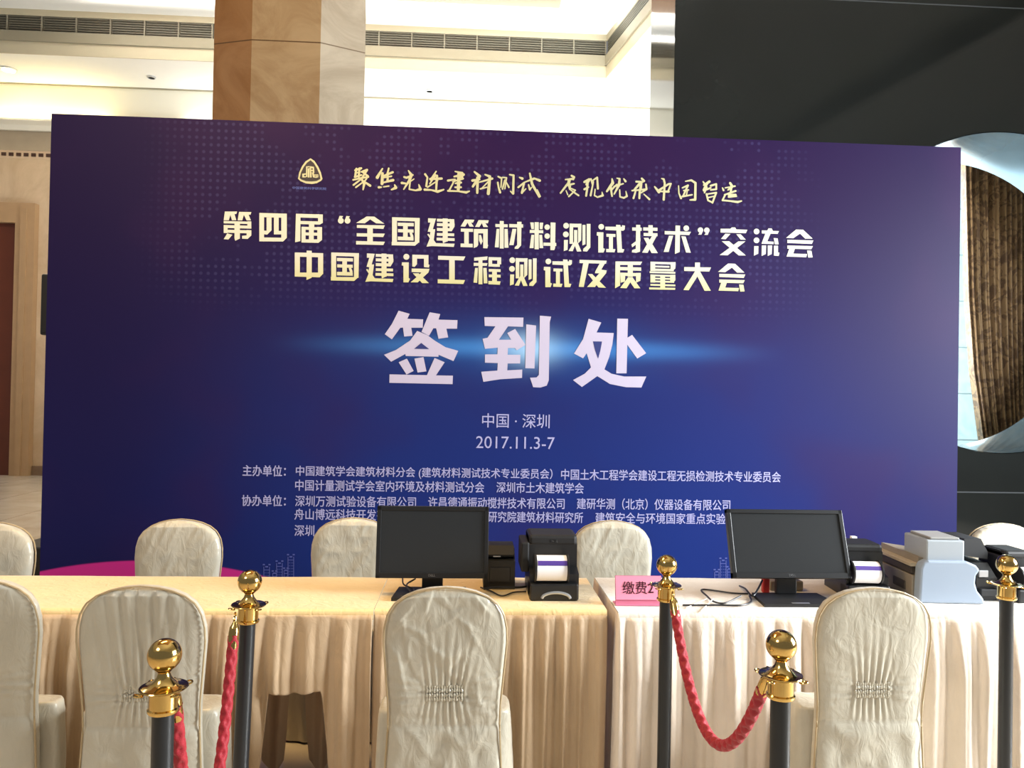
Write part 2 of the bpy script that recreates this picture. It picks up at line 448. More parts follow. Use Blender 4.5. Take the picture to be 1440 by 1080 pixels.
base = k.mix(k.math('MULTIPLY', mid, .3), base, (.009, .03, .16))
nb = k.n('ShaderNodeTexNoise', i_Vector=tc.outputs['Object'], i_Scale=1.1, i_Detail=2.0)
base = k.mix(k.math('MULTIPLY', k.ss(nb.outputs[0], .45, .7), .35), base, (.028, .008, .045))
# lens flare streak printed across the middle
fz = float(PY(740, 490, YN)[2]); fx = float(PY(745, 490, YN)[0])
dz = k.math('SUBTRACT', z_, fz); dx = k.math('SUBTRACT', x_, fx)
def gauss(v, s): return k.math('EXPONENT', k.math('MULTIPLY', k.math('POWER', k.math('DIVIDE', v, s), 2.0), -1.0))
g1 = k.math('MULTIPLY', gauss(dz, .05), k.ss(k.math('ABSOLUTE', dx), 1.55, .2))
g2 = k.math('MULTIPLY', gauss(dz, .16), gauss(dx, .8))
g3 = k.math('MULTIPLY', gauss(dz, .09), gauss(dx, .16))
base = k.mix(k.math('MULTIPLY', g2, .42), base, (.015, .09, .32))
base = k.mix(k.math('MULTIPLY', g1, .62), base, (.05, .21, .55))
base = k.mix(k.math('MULTIPLY', g3, .6), base, (.4, .65, .85))
# halftone world-map dots
DP = .0405
ux = k.math('DIVIDE', x_, DP); uz = k.math('DIVIDE', z_, DP)
qx = k.math('SUBTRACT', k.math('FRACT', ux), .5); qz = k.math('SUBTRACT', k.math('FRACT', uz), .5)
dd = k.math('SQRT', k.math('ADD', k.math('POWER', qx, 2.0), k.math('POWER', qz, 2.0)))
dot = k.ss(dd, .30, .15)
cell = k.n('ShaderNodeCombineXYZ', i_X=k.math('FLOOR', ux), i_Y=k.math('FLOOR', uz), i_Z=3.3)
mn = k.n('ShaderNodeTexNoise', i_Vector=cell.outputs[0], i_Scale=.12, i_Detail=3.5, i_Roughness=.6)
mz = float(PY(650, 290, YN)[2])
reg = k.math('MULTIPLY', k.ss(k.math('ABSOLUTE', k.math('SUBTRACT', x_, .10)), 2.05, 1.5), k.ss(z_, 1.95, 2.25))
msk = k.math('MULTIPLY', k.ss(mn.outputs[0], .44, .48), reg)
base = k.mix(k.math('MULTIPLY', k.math('MULTIPLY', dot, msk), .22), base, (.075, .07, .19))
# magenta swoosh at the foot
pz = float(PY(205, 788.5, YN)[2]); pxx = float(PY(205, 788.5, YN)[0])
par = k.math('ADD', k.math('SUBTRACT', z_, pz), k.math('MULTIPLY', k.math('POWER', k.math('SUBTRACT', x_, pxx), 2.0), .0008*CF/4.5))
base = k.mix(k.ss(par, .006, -.006), base, (.42, .022, .20))
k.l(base, k.b.inputs['Base Color']); k.b.inputs['Roughness'].default_value = .5; k.b.inputs['Specular IOR Level'].default_value = .1
M_ban = k.m
bpart(MB().box(bx0, YN, 0, bx1, YN+.03, bz1).build('printed_panel', M_ban, root))
mb = MB()
for a in ((bx0, 0, bx0+.05, bz1), (bx1-.05, 0, bx1, bz1), (bx0, bz1-.05, bx1, bz1), (bx0, 0, bx1, .05)):
    mb.box(a[0], YN+.03, a[1], a[2], YN+.09, a[3])
bpart(mb.build('frame', M_blackm, root))
for xx in (-1.8, .3, 2.3):
    bpart(MB().prism([(YN+.09, 0), (YN+.8, 0), (YN+.8, .05), (YN+.13, 1.9), (YN+.09, 1.9)], 'x', xx-.02, xx+.02).build('brace', M_blackm, root))

def print_mat(name, c, c2=None):
    k = NT(name); k.b.inputs['Base Color'].default_value = (*lin(c), 1); k.b.inputs['Roughness'].default_value = .5
    if c2:
        tc = k.n('ShaderNodeTexCoord'); s = k.n('ShaderNodeSeparateXYZ', i_0=tc.outputs['Generated'])
        k.l(k.mix(s.outputs[2], lin(c2), lin(c)), k.b.inputs['Base Color'])
    return k.m
M_cream = print_mat('cream_print', (194, 193, 176)); M_cream2 = print_mat('cream_gold_print', (196, 194, 184), (188, 184, 132))
M_gold = print_mat('pale_gold_print', (178, 173, 134)); M_lav = print_mat('lavender_white_print', (178, 171, 194)); M_lav2 = print_mat('pale_lavender_print', (156, 155, 198))
M_tw = print_mat('tower_print', (72, 82, 150)); M_dk = print_mat('emblem_dark_print', (38, 28, 30))
YT = YN-.0015
class Print:
    def __init__(s, y=YT): s.bm = bmesh.new(); s.y = y; s.k = 0
    def poly(s, pts):
        s.k += 1; w = [PY(px, py, s.y-(s.k % 29)*2.5e-5) for px, py in pts]
        s.bm.faces.new([s.bm.verts.new(Vector(map(float, p))) for p in w])
    def stroke(s, pts, n=None):
        # pts: (px, py, width px) brush stroke with round-ish ends
        for (x0, y0, w0), (x1, y1, w1) in zip(pts, pts[1:]):
            L = math.hypot(x1-x0, y1-y0) or 1e-6; nx, ny = -(y1-y0)/L, (x1-x0)/L
            s.poly([(x0+nx*w0/2, y0+ny*w0/2), (x1+nx*w1/2, y1+ny*w1/2), (x1-nx*w1/2, y1-ny*w1/2), (x0-nx*w0/2, y0-ny*w0/2)])
        for x0, y0, w0 in pts: s.circ(x0, y0, w0/2, 10)
    def circ(s, x0, y0, r, n=18):
        s.poly([(x0+r*math.cos(2*pi*i/n), y0+r*math.sin(2*pi*i/n)) for i in range(n)])
    def build(s, name, m):
        me = bpy.data.meshes.new(name); s.bm.to_mesh(me); s.bm.free()
        return bpart(link(name, me, m, root, False))

# heading drawn character by character (coordinates as 9x zooms)
HEAD = {
'第': (305, 290, [[(100,68),(255,68),(245,100),(222,100),(245,178),(190,178),(170,110),(150,178),(85,178)], [(280,72),(435,75),(425,108),(400,108),(430,180),(375,180),(340,110),(320,180),(262,180)], (85,192,435,222), (222,192,290,412), [(222,412),(290,410),(232,438)], (85,243,435,280), (385,192,435,270), (85,243,135,340), (85,302,435,340), [(375,302),(435,305),(435,370),(390,415),(318,412),(318,375),(375,370)], [(130,345),(195,362),(145,422),(85,418)]]),
'四': (305, 290, [(540,85,888,138), (540,85,600,440), (818,90,888,395), [(540,390),(888,395),(840,442),(540,440)], [(632,138),(695,138),(695,300),(640,355),(600,350),(600,305),(632,305)], [(725,138),(785,138),(785,308),(818,308),(818,352),(725,352)]]),
'届': (305, 290, [(1000,98,1340,145), [(1280,98),(1340,110),(1340,210),(1300,232),(1280,225)], (1055,188,1300,228), [(1000,98),(1058,98),(1055,440),(990,455)], (1165,225,1232,300), (1070,262,1330,298), (1070,262,1122,458), (1270,262,1330,425), (1165,262,1225,458), (1070,332,1330,370), [(1070,418),(1330,418),(1330,425),(1285,462),(1070,458)]]),
'中': (305, 290, [(985,592,1345,645), (985,592,1050,890), (1280,600,1345,860), [(985,842),(1345,842),(1345,855),(1300,902),(985,892)], (1135,565,1200,905), [(1132,895),(1200,895),(1195,910),(1135,935)]]),
'“': (460, 290, [('c',165,180,37), [(128,180),(150,118),(195,122),(170,160)], ('c',250,180,37), [(214,180),(235,120),(280,124),(255,160)]]),
'全': (460, 290, [[(505,128),(600,130),(730,220),(625,215),(548,165),(480,215),(370,210)], [(380,235),(735,240),(715,285),(380,272)], [(378,340),(735,345),(712,388),(378,380)], [(370,438),(735,448),(715,490),(370,482)], (512,255,582,460)]),
'国': (460, 290, [(820,142,1170,186), (820,142,882,492), [(1108,150),(1170,150),(1165,460),(1108,450)], [(815,448),(1165,450),(1110,498),(815,492)], (892,208,1095,250), (960,208,1018,420), (895,290,1092,330), (892,385,1092,430), [(1040,335),(1070,330),(1092,380),(1060,400)]]),
'建': (460, 290, [[(500,595),(600,600),(560,735),(590,735),(572,870),(600,910),(835,918),(825,958),(545,948),(480,955),(522,850),(490,800),(505,790),(520,815),(530,770),(495,765),(530,650),(500,650)], (612,605,830,640), (612,660,835,698), (612,720,800,758), [(775,605),(830,612),(835,700),(800,758),(770,758)], (612,785,830,820), (608,845,835,880), (685,598,748,890), [(685,890),(748,885),(690,912)]]),
'设': (460, 290, [('c',1005,642,38), [(950,712),(1035,712),(1035,910),(1052,922),(1030,965),(968,965),(968,755),(945,750)], [(1080,615),(1285,620),(1285,740),(1300,745),(1290,778),(1228,772),(1228,665),(1140,665),(1140,735),(1110,770),(1080,765)], [(1072,790),(1298,795),(1285,840),(1150,965),(1058,965),(1170,868),(1195,840),(1072,835)], [(1085,850),(1160,850),(1290,975),(1205,975)]]),
'筑': (600, 295, [[(485,125),(605,128),(590,165),(565,165),(600,215),(545,215),(520,165),(490,215),(432,212),(470,150)], [(660,132),(788,135),(778,172),(745,172),(780,220),(720,220),(700,170),(670,220),(615,218)], (435,240,590,280), (478,270,535,440), (432,430,585,475), [(600,245),(775,245),(775,445),(782,448),(770,490),(718,487),(718,300),(655,300),(655,445),(640,470),(598,485)], [(665,320),(690,320),(712,400),(690,445),(665,390)]]),
'材': (600, 295, [(870,180,1025,218), (925,140,975,488), [(885,240),(920,240),(912,475),(862,472)], [(985,240),(1025,240),(1035,478),(985,478)], (1045,180,1220,222), [(1145,150),(1200,150),(1195,450),(1155,492),(1112,492),(1115,470),(1145,445)], [(1085,240),(1135,240),(1100,445),(1045,445)]]),
'工': (600, 295, [[(145,580),(490,590),(465,640),(145,630)], (285,620,355,900), [(140,878),(485,888),(465,938),(140,928)]]),
'程': (600, 295, [[(600,605),(770,590),(765,635),(600,645)], [(595,670),(770,675),(760,710),(595,710)], (655,610,705,942), [(612,735),(648,735),(638,925),(592,920)], [(715,735),(758,735),(768,930),(722,930)], (782,600,942,640), (782,600,828,715), (892,605,942,690), (782,685,925,720), (785,750,935,785), (785,820,935,855), [(780,900),(935,905),(925,948),(780,942)], (828,760,888,930)]),
'测': (600, 295, [('c',1082,635,37), ('c',1078,745,37), [(1055,815),(1105,815),(1100,940),(1052,955)], (1125,610,1275,655), (1125,610,1170,865), [(1232,610),(1275,610),(1272,820),(1232,860)], (1182,690,1222,850), [(1182,835),(1222,835),(1275,960),(1220,962),(1192,890),(1165,958),(1112,955)], [(1288,625),(1326,625),(1326,870),(1288,885)], [(1342,612),(1390,612),(1388,910),(1345,962),(1295,958),(1300,925),(1342,890)]]),
'料': (740, 300, [[(50,115),(95,115),(98,200),(65,200)], [(170,118),(215,118),(205,200),(170,200)], (105,112,158,455), (45,212,215,250), [(65,272),(100,272),(92,440),(42,440)], [(165,272),(200,272),(215,440),(168,440)], ('c',265,175,35), ('c',265,288,35), (218,372,380,412), [(308,115),(370,118),(365,440),(355,465),(305,465)]]),
'试': (740, 300, [('c',283,605,36), [(228,672),(310,675),(308,875),(330,885),(312,930),(245,930),(245,720),(225,715)], [(335,603),(580,605),(578,640),(560,655),(335,645)], [(470,580),(525,582),(530,620),(545,885),(575,890),(560,930),(488,930)], [(545,585),(583,590),(580,640),(545,640)], (348,695,462,732), (380,700,430,900), [(345,885),(462,888),(450,928),(345,925)]]),
'及': (740, 300, [[(675,590),(1018,602),(1010,640),(675,632)], [(725,610),(795,615),(728,935),(665,932)], [(945,610),(1012,610),(950,715),(1018,725),(1010,765),(870,760),(875,735)], [(940,745),(1015,755),(870,935),(770,935)], [(780,770),(835,770),(1010,945),(915,940)]]),
'质': (870, 305, [[(-40,565),(298,568),(275,610),(-40,610)], [(-40,565),(18,565),(18,870),(-45,905)], (18,638,285,680), (115,590,180,760), (20,710,280,750), [(20,710),(85,710),(80,820),(25,835)], [(220,710),(280,710),(275,810),(220,835)], [(120,765),(175,765),(275,905),(200,905),(148,830),(100,905),(20,900)]]),
'技': (870, 305, [(165,135,285,175), [(215,100),(268,102),(265,440),(215,455),(160,448),(165,420),(210,405)], [(155,350),(270,265),(270,310),(165,385)], (305,135,485,175), (370,105,425,240), (310,205,485,243), [(310,265),(370,265),(490,458),(410,458)], [(425,225),(485,225),(360,455),(290,452)]]),
'术': (870, 305, [[(585,180),(918,190),(895,232),(585,222)], [(722,110),(780,112),(775,445),(715,470)], [(640,240),(692,240),(635,445),(572,445)], [(795,245),(850,250),(915,455),(855,452)], ('c',858,145,36)]),
'”': (870, 305, [('c',1038,168,35), [(1072,170),(1050,225),(1008,225),(1035,190)], ('c',1118,170,35), [(1152,172),(1130,228),(1085,228),(1115,192)]]),
'量': (870, 305, [(400,568,460,682), (400,568,718,597), [(655,570),(718,570),(715,650),(680,682),(655,680)], (460,616,640,638), (400,655,695,682), (390,690,715,713), (400,730,460,828), (400,730,715,753), [(650,730),(715,730),(715,800),(690,828),(650,828)], (460,770,650,790), (400,806,700,828), (400,850,715,872), [(385,890),(715,895),(712,920),(385,915)], (525,735,585,915)]),
'大': (870, 305, [[(828,635),(1168,640),(1145,692),(828,685)], [(965,578),(1028,578),(1028,690),(1165,935),(1085,935),(995,755),(885,928),(818,925),(965,690)]]),
'交': (1000, 305, [[(120,152),(245,152),(262,135),(305,135),(320,160),(460,165),(440,208),(120,200)], [(180,215),(245,218),(185,285),(125,280)], [(320,222),(375,222),(440,290),(375,290)], [(135,310),(230,310),(440,490),(350,490)], [(345,312),(435,312),(210,488),(108,485)]]),
'流': (1000, 305, [('c',578,185,36), ('c',578,297,36), [(548,370),(602,370),(600,465),(545,492)], [(645,172),(715,172),(730,145),(770,147),(785,178),(862,180),(845,215),(645,210)], [(690,210),(755,212),(715,310),(795,315),(795,345),(640,340)], [(795,268),(845,272),(858,348),(810,348)], [(645,362),(700,362),(695,470),(642,495)], [(720,362),(775,362),(770,470),(720,495)], [(798,365),(850,365),(850,450),(868,455),(858,495),(798,490)]]),
'会': (1000, 305, [[(1075,160),(1165,163),(1285,275),(1190,275),(1125,212),(1040,270),(950,265)], [(965,290),(1295,298),(1275,342),(965,330)], [(965,362),(1288,370),(1268,410),(965,402)], [(990,400),(1060,405),(1040,465),(1215,470),(1205,510),(955,502)], [(1215,425),(1270,428),(1285,512),(1230,515)]]),
}
def glyph(P_, ch, cx, cy):
    ox, oy, items = HEAD[ch]
    allp = []
    for it in items:
        if isinstance(it, list): allp.append(it)
        elif it[0] == 'c': allp.append([(it[1]+it[3]*math.cos(2*pi*i/16), it[2]+it[3]*math.sin(2*pi*i/16)) for i in range(16)])
        else:
            x0, y0, x1, y1 = it; sh = (x1-x0)*.028
            allp.append([(x0, y0-sh/2), (x1, y0+sh/2), (x1, y1+sh/2), (x0, y1-sh/2)])
    xs = [p[0] for q in allp for p in q]; ys = [p[1] for q in allp for p in q]
    mx, my = (min(xs)+max(xs))/2, (min(ys)+max(ys))/2
    for q in allp: P_.poly([(cx+(a-mx)/9, cy+(b-my)/9) for a, b in q])
L1 = [('第',334,318),('四',384,319.5),('届',434.5,321),('“',484,309),('全',521,324.5),('国',570.5,325.5),('建',619.5,327),('筑',667.5,329),('材',715.7,330.3),('料',763.5,332),('测',811,333.5),('试',859,335),('技',906.5,336),('术',952.5,337),('”',989.5,325),('交',1031.5,339.5),('流',1078,340.5),('会',1124.7,342.5)]
L2 = [('中',434.5,373),('国',485,375),('建',533.5,376.5),('设',584.5,377.5),('工',635,379.5),('程',685.3,380.5),('测',735.3,382),('试',784.5,383.7),('及',833.5,385),('质',884,386.5),('量',931.5,387.7),('大',980.5,389),('会',1029,390.3)]
P1 = Print()
for ch, a, b in L1: glyph(P1, ch, a, b)
P1.build('heading_lettering', M_cream)
P1 = Print()
for ch, a, b in L2: glyph(P1, ch, a, b)
P1.build('heading_lettering', M_cream2)
# large title characters
T1 = (540, 430, [[(185,62),(325,102),(295,165),(495,172),(490,278),(345,278),(362,380),(255,390),(240,275),(205,280),(100,425),(10,360),(100,230)], [(578,82),(712,105),(690,175),(930,182),(925,290),(790,290),(812,400),(690,418),(660,285),(625,285),(570,380),(475,330)], [(420,318),(550,372),(640,440),(780,525),(940,570),(880,700),(690,620),(690,645),(275,635),(270,610),(90,708),(0,620),(150,560),(330,440)], [(185,715),(290,668),(375,825),(285,870)], [(385,668),(500,650),(537,830),(425,845)], [(640,660),(768,715),(655,885),(540,885)], [(70,868),(872,885),(868,992),(68,975)]])
T2 = (670, 435, [[(100,98),(595,105),(590,222),(400,215),(285,385),(440,385),(390,300),(490,248),(620,450),(510,520),(490,490),(400,490),(395,575),(557,575),(553,685),(395,685),(390,772),(580,762),(577,868),(300,885),(88,918),(60,790),(265,775),(270,680),(108,675),(108,570),(265,570),(270,485),(108,500),(78,372),(140,360),(240,215),(105,210)], [(630,190),(755,205),(735,748),(618,745)], [(803,80),(945,92),(928,160),(915,900),(890,965),(810,990),(718,985),(678,865),(760,862),(790,830)]])
T3 = (800, 440, [[(250,75),(410,122),(350,248),(568,255),(550,400),(510,560),(450,715),(540,770),(700,805),(980,805),(918,945),(720,940),(520,900),(360,800),(165,938),(52,850),(200,770),(280,690),(225,510),(180,575),(65,515),(180,330)], [(612,72),(748,75),(730,765),(600,765)], [(735,318),(800,278),(978,510),(865,578),(740,405)]])
P1 = Print()
for gi, (ox, oy, polys) in enumerate((T1, T2, T3)):
    for q in polys: P1.poly([(ox+a/9, oy+b/9) for a, b in q])
P1.build('title_lettering', M_lav)
P1 = Print(YT-.001)
P1.poly([(540+a/9, 430+b/9) for a, b in ((380,545),(472,470),(572,548))])
P1.poly([(800+a/9, 440+b/9) for a, b in ((305,360),(420,362),(400,470),(370,580),(330,470))])
P1.build('title_counter', print_mat('deep_blue_print', (34, 44, 104)))
# brush slogan
BR = [(490, 225, 9, [[(85,130,22),(160,105,26)],[(100,110,22),(85,215,26)],[(140,105,22),(130,210,26)],[(85,165,16),(140,155,16)],[(80,215,22),(165,190,20)],[(165,150,20),(235,125,26),(180,215,20)],[(175,150,18),(245,205,26)],[(60,252,20),(160,228,22),(250,215,22)],[(160,230,24),(200,300,30),(185,375,16)],[(150,250,18),(65,315,22)],[(170,290,16),(95,345,20)],[(230,235,18),(190,285,18)],[(200,275,20),(275,325,28)],
 [(430,110,18),(365,220,36)],[(430,170,30),(425,300,34)],[(510,105,18),(490,190,26)],[(450,200,22),(560,155,26)],[(430,225,18),(545,205,18)],[(500,160,20),(495,260,26)],[(440,285,18),(565,255,30)],[(385,345,28),(415,345,18)],[(445,340,14),(510,330,18)],[(545,375,18),(600,350,34),(585,315,16)],
 [(760,135,14),(795,190,36),(770,260,30),(700,370,16)],[(705,215,22),(735,225,26),(815,190,20)],[(675,290,28),(740,300,18),(830,240,12)],[(780,280,18),(770,370,18),(850,385,18),(910,370,34),(890,310,12)],
 [(970,180,24),(1000,220,20),(985,330,24)],[(965,375,28),(1050,380,18),(1130,400,30),(1205,375,18)],[(1110,145,16),(1040,250,22)],[(1035,240,26),(1180,235,26)],[(1100,190,24),(1030,300,16)],[(1120,200,28),(1110,380,22)],[(1000,345,18),(1130,260,14)]]),
 (630, 230, 9, [[(0,215,26),(90,200,16),(15,340,20)],[(90,100,14),(180,120,26),(175,180,30)],[(80,165,20),(195,140,34)],[(60,230,16),(190,190,24)],[(140,130,40),(130,330,34)],[(95,250,18),(165,240,24)],[(90,300,20),(165,300,22)],[(0,345,22),(130,350,18),(230,365,28),(270,350,16)],
 [(335,105,20),(400,160,34),(315,290,26)],[(310,215,30),(400,200,20)],[(375,180,34),(370,370,26)],[(400,235,16),(560,190,26)],[(470,140,18),(530,165,30),(510,380,36)],[(520,220,18),(420,320,12)],[(410,320,18),(490,300,16)],
 [(635,165,18),(665,180,22)],[(630,240,20),(640,300,20),(660,365,26)],[(680,180,18),(670,300,16)],[(690,175,16),(740,180,18),(720,320,14)],[(720,210,18),(690,320,20)],[(740,240,14),(770,300,20)],[(780,140,16),(830,150,24),(825,380,26),(790,350,12)],
 [(905,175,16),(940,190,30)],[(890,300,22),(965,240,20),(935,370,26)],[(935,370,20),(985,320,14)],[(960,240,14),(1090,190,26)],[(1035,125,20),(1065,260,30),(1155,420,24)],[(1100,190,20),(1160,215,30)],[(1020,270,18),(1035,330,22),(1060,300,12)],[(1130,330,10),(1165,415,20)]]),
 (780, 235, 10.286, [[(245,125,26),(280,145,30),(270,180,20)],[(155,180,16),(265,170,30)],[(210,190,40),(200,250,36)],[(185,260,30),(280,240,22)],[(205,220,30),(85,375,22)],[(215,270,40),(220,320,24)],[(165,340,14),(190,400,16)],[(240,310,18),(300,335,18),(205,425,22)],[(230,330,16),(345,410,24)],
 [(430,215,30),(500,180,36),(460,250,30)],[(480,220,24),(470,300,30)],[(430,320,28),(490,290,20)],[(470,310,28),(455,415,26)],[(525,170,20),(550,260,22)],[(540,200,16),(615,150,24),(625,310,28)],[(560,210,18),(520,410,26)],[(585,320,16),(575,410,18),(620,435,20),(695,410,30),(685,360,10)],
 [(830,170,18),(840,230,40),(755,350,26)],[(810,290,30),(830,420,22)],[(820,330,26),(900,250,20)],[(900,160,14),(940,170,26),(930,260,36),(860,390,18)],[(860,280,22),(990,240,20)],[(1000,170,18),(1025,205,30)],[(940,330,18),(945,430,20),(1000,445,24),(1045,420,26),(1030,350,12)],
 [(1260,165,26),(1290,200,34)],[(1180,210,26),(1270,215,26)],[(1230,240,34),(1150,330,24)],[(1120,340,20),(1330,320,24)],[(1250,240,34),(1240,330,34)],[(1320,250,24),(1330,320,24),(1250,370,20)],[(1170,350,22),(1140,450,26)],[(1230,350,28),(1225,450,26)],[(1290,390,14),(1370,465,26)]]),
 (910, 235, 10.286, [[(210,165,16),(240,175,26),(255,230,26),(240,470,30)],[(110,285,20),(170,360,36)],[(165,340,28),(310,245,26),(345,240,22),(300,360,22)],[(180,350,20),(310,355,30)],
 [(455,270,14),(460,380,18),(490,450,28)],[(555,205,14),(640,190,26),(700,230,30),(695,470,32),(620,475,18)],[(510,300,18),(590,265,26),(520,420,22)],[(530,340,20),(600,330,18)],[(510,425,24),(650,400,20)],[(580,350,16),(570,400,18)],
 [(810,210,16),(830,240,24)],[(820,260,22),(900,210,34)],[(870,230,34),(815,330,24)],[(820,340,26),(920,300,22)],[(860,290,28),(830,370,20)],[(920,270,26),(1000,245,24),(1000,320,24),(920,330,20)],[(860,390,26),(880,480,22),(940,510,22)],[(870,390,18),(1000,370,24),(945,515,24)],[(890,440,18),(970,420,16)],
 [(1090,300,16),(1105,335,26)],[(1200,230,28),(1230,280,36),(1170,330,20)],[(1130,300,16),(1270,275,22)],[(1220,280,30),(1210,360,26)],[(1120,400,20),(1280,345,26)],[(1180,400,28),(1280,400,26)],[(1180,430,26),(1290,420,22)],[(1130,400,22),(1090,480,22),(1200,490,22),(1310,505,30),(1365,490,18)]])]
P1 = Print()
for ox, oy, sc, strokes in BR:
    for st in strokes: P1.stroke([(ox+a/sc, oy+b/sc, w/sc*1.12) for a, b, w in st])
P1.build('slogan_lettering', M_gold)
# emblem
def em(pts): return [(400+a/15.43, 210+b/15.43) for a, b in pts]
P1 = Print(YT); P1.poly(em([(565,195),(650,250),(730,370),(790,500),(825,640),(800,680),(700,735),(600,752),(470,740),(350,690),(295,640),(320,500),(380,370),(460,260)])); P1.build('emblem', M_gold)
P1 = Print(YT-.001); P1.poly(em([(567,235),(640,300),(710,420),(760,540),(780,640),(700,685),(600,695),(470,690),(370,655),(330,625),(360,500),(420,380),(490,290)])); P1.build('emblem_field', M_dk)
P1 = Print(YT-.002)
for q in ([(470,370),(545,365),(545,390),(500,390),(498,600),(468,600)], [(505,420),(545,400),(545,610),(508,610)], [(550,365),(640,380),(650,500),(640,520),(645,600),(620,610),(600,520),(590,510),(590,610),(555,610)], [(385,530),(465,520),(465,550),(425,555),(425,585),(465,585),(465,610),(390,610)], [(630,545),(735,545),(735,605),(690,620),(630,610)]): P1.poly(em(q))
P1.build('emblem_mark', M_gold)
P1 = Print(YT-.003)
for q in ([(580,410),(615,415),(615,440),(580,440)], [(580,475),(615,475),(615,500),(580,500)], [(660,560),(675,560),(675,595),(660,595)], [(700,560),(715,560),(715,590),(700,590)]): P1.poly(em(q))
P1.build('emblem_mark', M_dk)

# text from the built-in font, fitted to boxes measured on the board
def text_mesh(s, bold=0.0, spacing=1.0):
    cu_ = bpy.data.curves.new('t', 'FONT'); cu_.body = s; cu_.resolution_u = 3; cu_.space_character = spacing
    cu_.fill_mode = 'FRONT'
    o = bpy.data.objects.new('t', cu_); COL.objects.link(o)
    bpy.context.view_layer.update()
    dg = bpy.context.evaluated_depsgraph_get()
    me = bpy.data.meshes.new_from_object(o.evaluated_get(dg))
    bpy.data.objects.remove(o); bpy.data.curves.remove(cu_)
    if bold:
        # embolden by overlaying shifted copies, each a hair deeper
        v0 = [v.co[:] for v in me.vertices]; f0 = [tuple(p.vertices) for p in me.polygons]; V_, F_ = [], []
        for q, (dx_, dy_) in enumerate(((0, 0), (1, .35), (-1, -.35), (1, -.35), (-1, .35), (0, .6), (0, -.6))):
            b_ = len(V_); V_ += [(x+dx_*bold*1.15, y+dy_*bold*1.15, q*3e-5) for x, y, z in v0]; F_ += [tuple(i+b_ for i in f) for f in f0]
        bpy.data.meshes.remove(me); me = bpy.data.meshes.new('t'); me.from_pydata(V_, [], F_)
    return me
def fit_text(name, s, x0, x1, yl, yr, h, m, bold=.012, y=YT, parent=None):
    # x0..x1 px extents, yl/yr px centre of the row at its left and right end, h px height
    me = text_mesh(s, bold)
    vv = np.array([v.co[:] for v in me.vertices]); mn_, mx_ = vv.min(0), vv.max(0)
    A, B = PY(x0, yl, y), PY(x1, yr, y); H_ = h*y/CF; zc = (A[2]+B[2])/2
    for v in me.vertices:
        u = (v.co.x-mn_[0])/(mx_[0]-mn_[0]); w = (v.co.y-mn_[1])/(mx_[1]-mn_[1])
        v.co = (A[0]+(B[0]-A[0])*u, y-v.co.z, zc+(w-.5)*H_)
    me.materials.clear()
    return bpart(link(name, me, m, root, False))
fit_text('place_lettering', '中国 · 深圳', 678, 773, 591, 592.5, 20, M_lav2, .004)
fit_text('date_lettering', '2017.11.3-7', 669.5, 780, 621.5, 623.5, 17, M_lav2, .0)
R1 = 16.5
fit_text('organiser_lettering', '主办单位：', 341, 402, 661.5, 662.5, 15.5, M_lav2, .016)
fit_text('organiser_lettering', '中国建筑学会建筑材料分会 (建筑材料测试技术专业委员会）', 416, 777, 663, 667.5, R1, M_lav2)
fit_text('organiser_lettering', '中国土木工程学会建设工程无损检测技术专业委员会', 789, 1098, 667, 671, 15.5, M_lav2)
fit_text('organiser_lettering', '中国计量测试学会室内环境及材料测试分会', 415, 681, 682, 685.5, 15.5, M_lav2)
fit_text('organiser_lettering', '深圳市土木建筑学会', 698, 821, 685.2, 686.7, 15.5, M_lav2)
fit_text('organiser_lettering', '协办单位：', 340, 402, 703.5, 704.5, 15.5, M_lav2, .016)
fit_text('organiser_lettering', '深圳万测试验设备有限公司', 415, 585, 704.5, 706.2, 15.5, M_lav2)
fit_text('organiser_lettering', '许昌德通振动搅拌技术有限公司', 602, 794, 706, 708.5, 15.5, M_lav2)
fit_text('organiser_lettering', '建研华测（北京）仪器设备有限公司', 811, 1027, 708, 710.5, 16, M_lav2)
fit_text('organiser_lettering', '舟山博远科技开发有', 414, 543, 723, 724.3, 15.5, M_lav2)
fit_text('organiser_lettering', '研究院建筑材料研究所', 686, 820, 726.5, 728, 15.5, M_lav2)
fit_text('organiser_lettering', '建筑安全与环境国家重点实验室', 837, 1034, 728, 730, 15.5, M_lav2)
fit_text('organiser_lettering', '深圳', 414, 442, 746, 746.4, 15.5, M_lav2)
fit_text('emblem_lettering', '中国建筑科学研究院', 411, 459, 264, 265.5, 3.8, M_tw, .012)
# skyline print
P1 = Print()
def tower(x, y, h, w=9):
    for q in ((x-w/2, y+4, x-w/2+1.0, y+h), (x+w/2-1.0, y+4, x+w/2, y+h), (x-w/2-1, y, x-w/2+2, y+2), (x+w/2-2, y, x+w/2+1, y+2), (x-2, y+3, x+2, y+5), (x-w/2, y+8, x+w/2, y+9)):
        P1.poly([(q[0], q[1]), (q[2], q[1]), (q[2], q[3]), (q[0], q[3])])
    yy = y+12
    while yy < y+h:
        for xx in (-2.6, 0, 2.2): P1.poly([(x+xx, yy), (x+xx+1, yy), (x+xx+1, yy+1.2), (x+xx, yy+1.2)])
        yy += 4
for a in ((375, 793, 40), (393, 788, 46), (409, 779, 54), (386, 802, 30, 6), (402, 798, 34, 6), (1017, 784, 50), (1008, 800, 34, 7), (1026, 796, 34, 7)): tower(*a)
P1.build('skyline_print', M_tw)

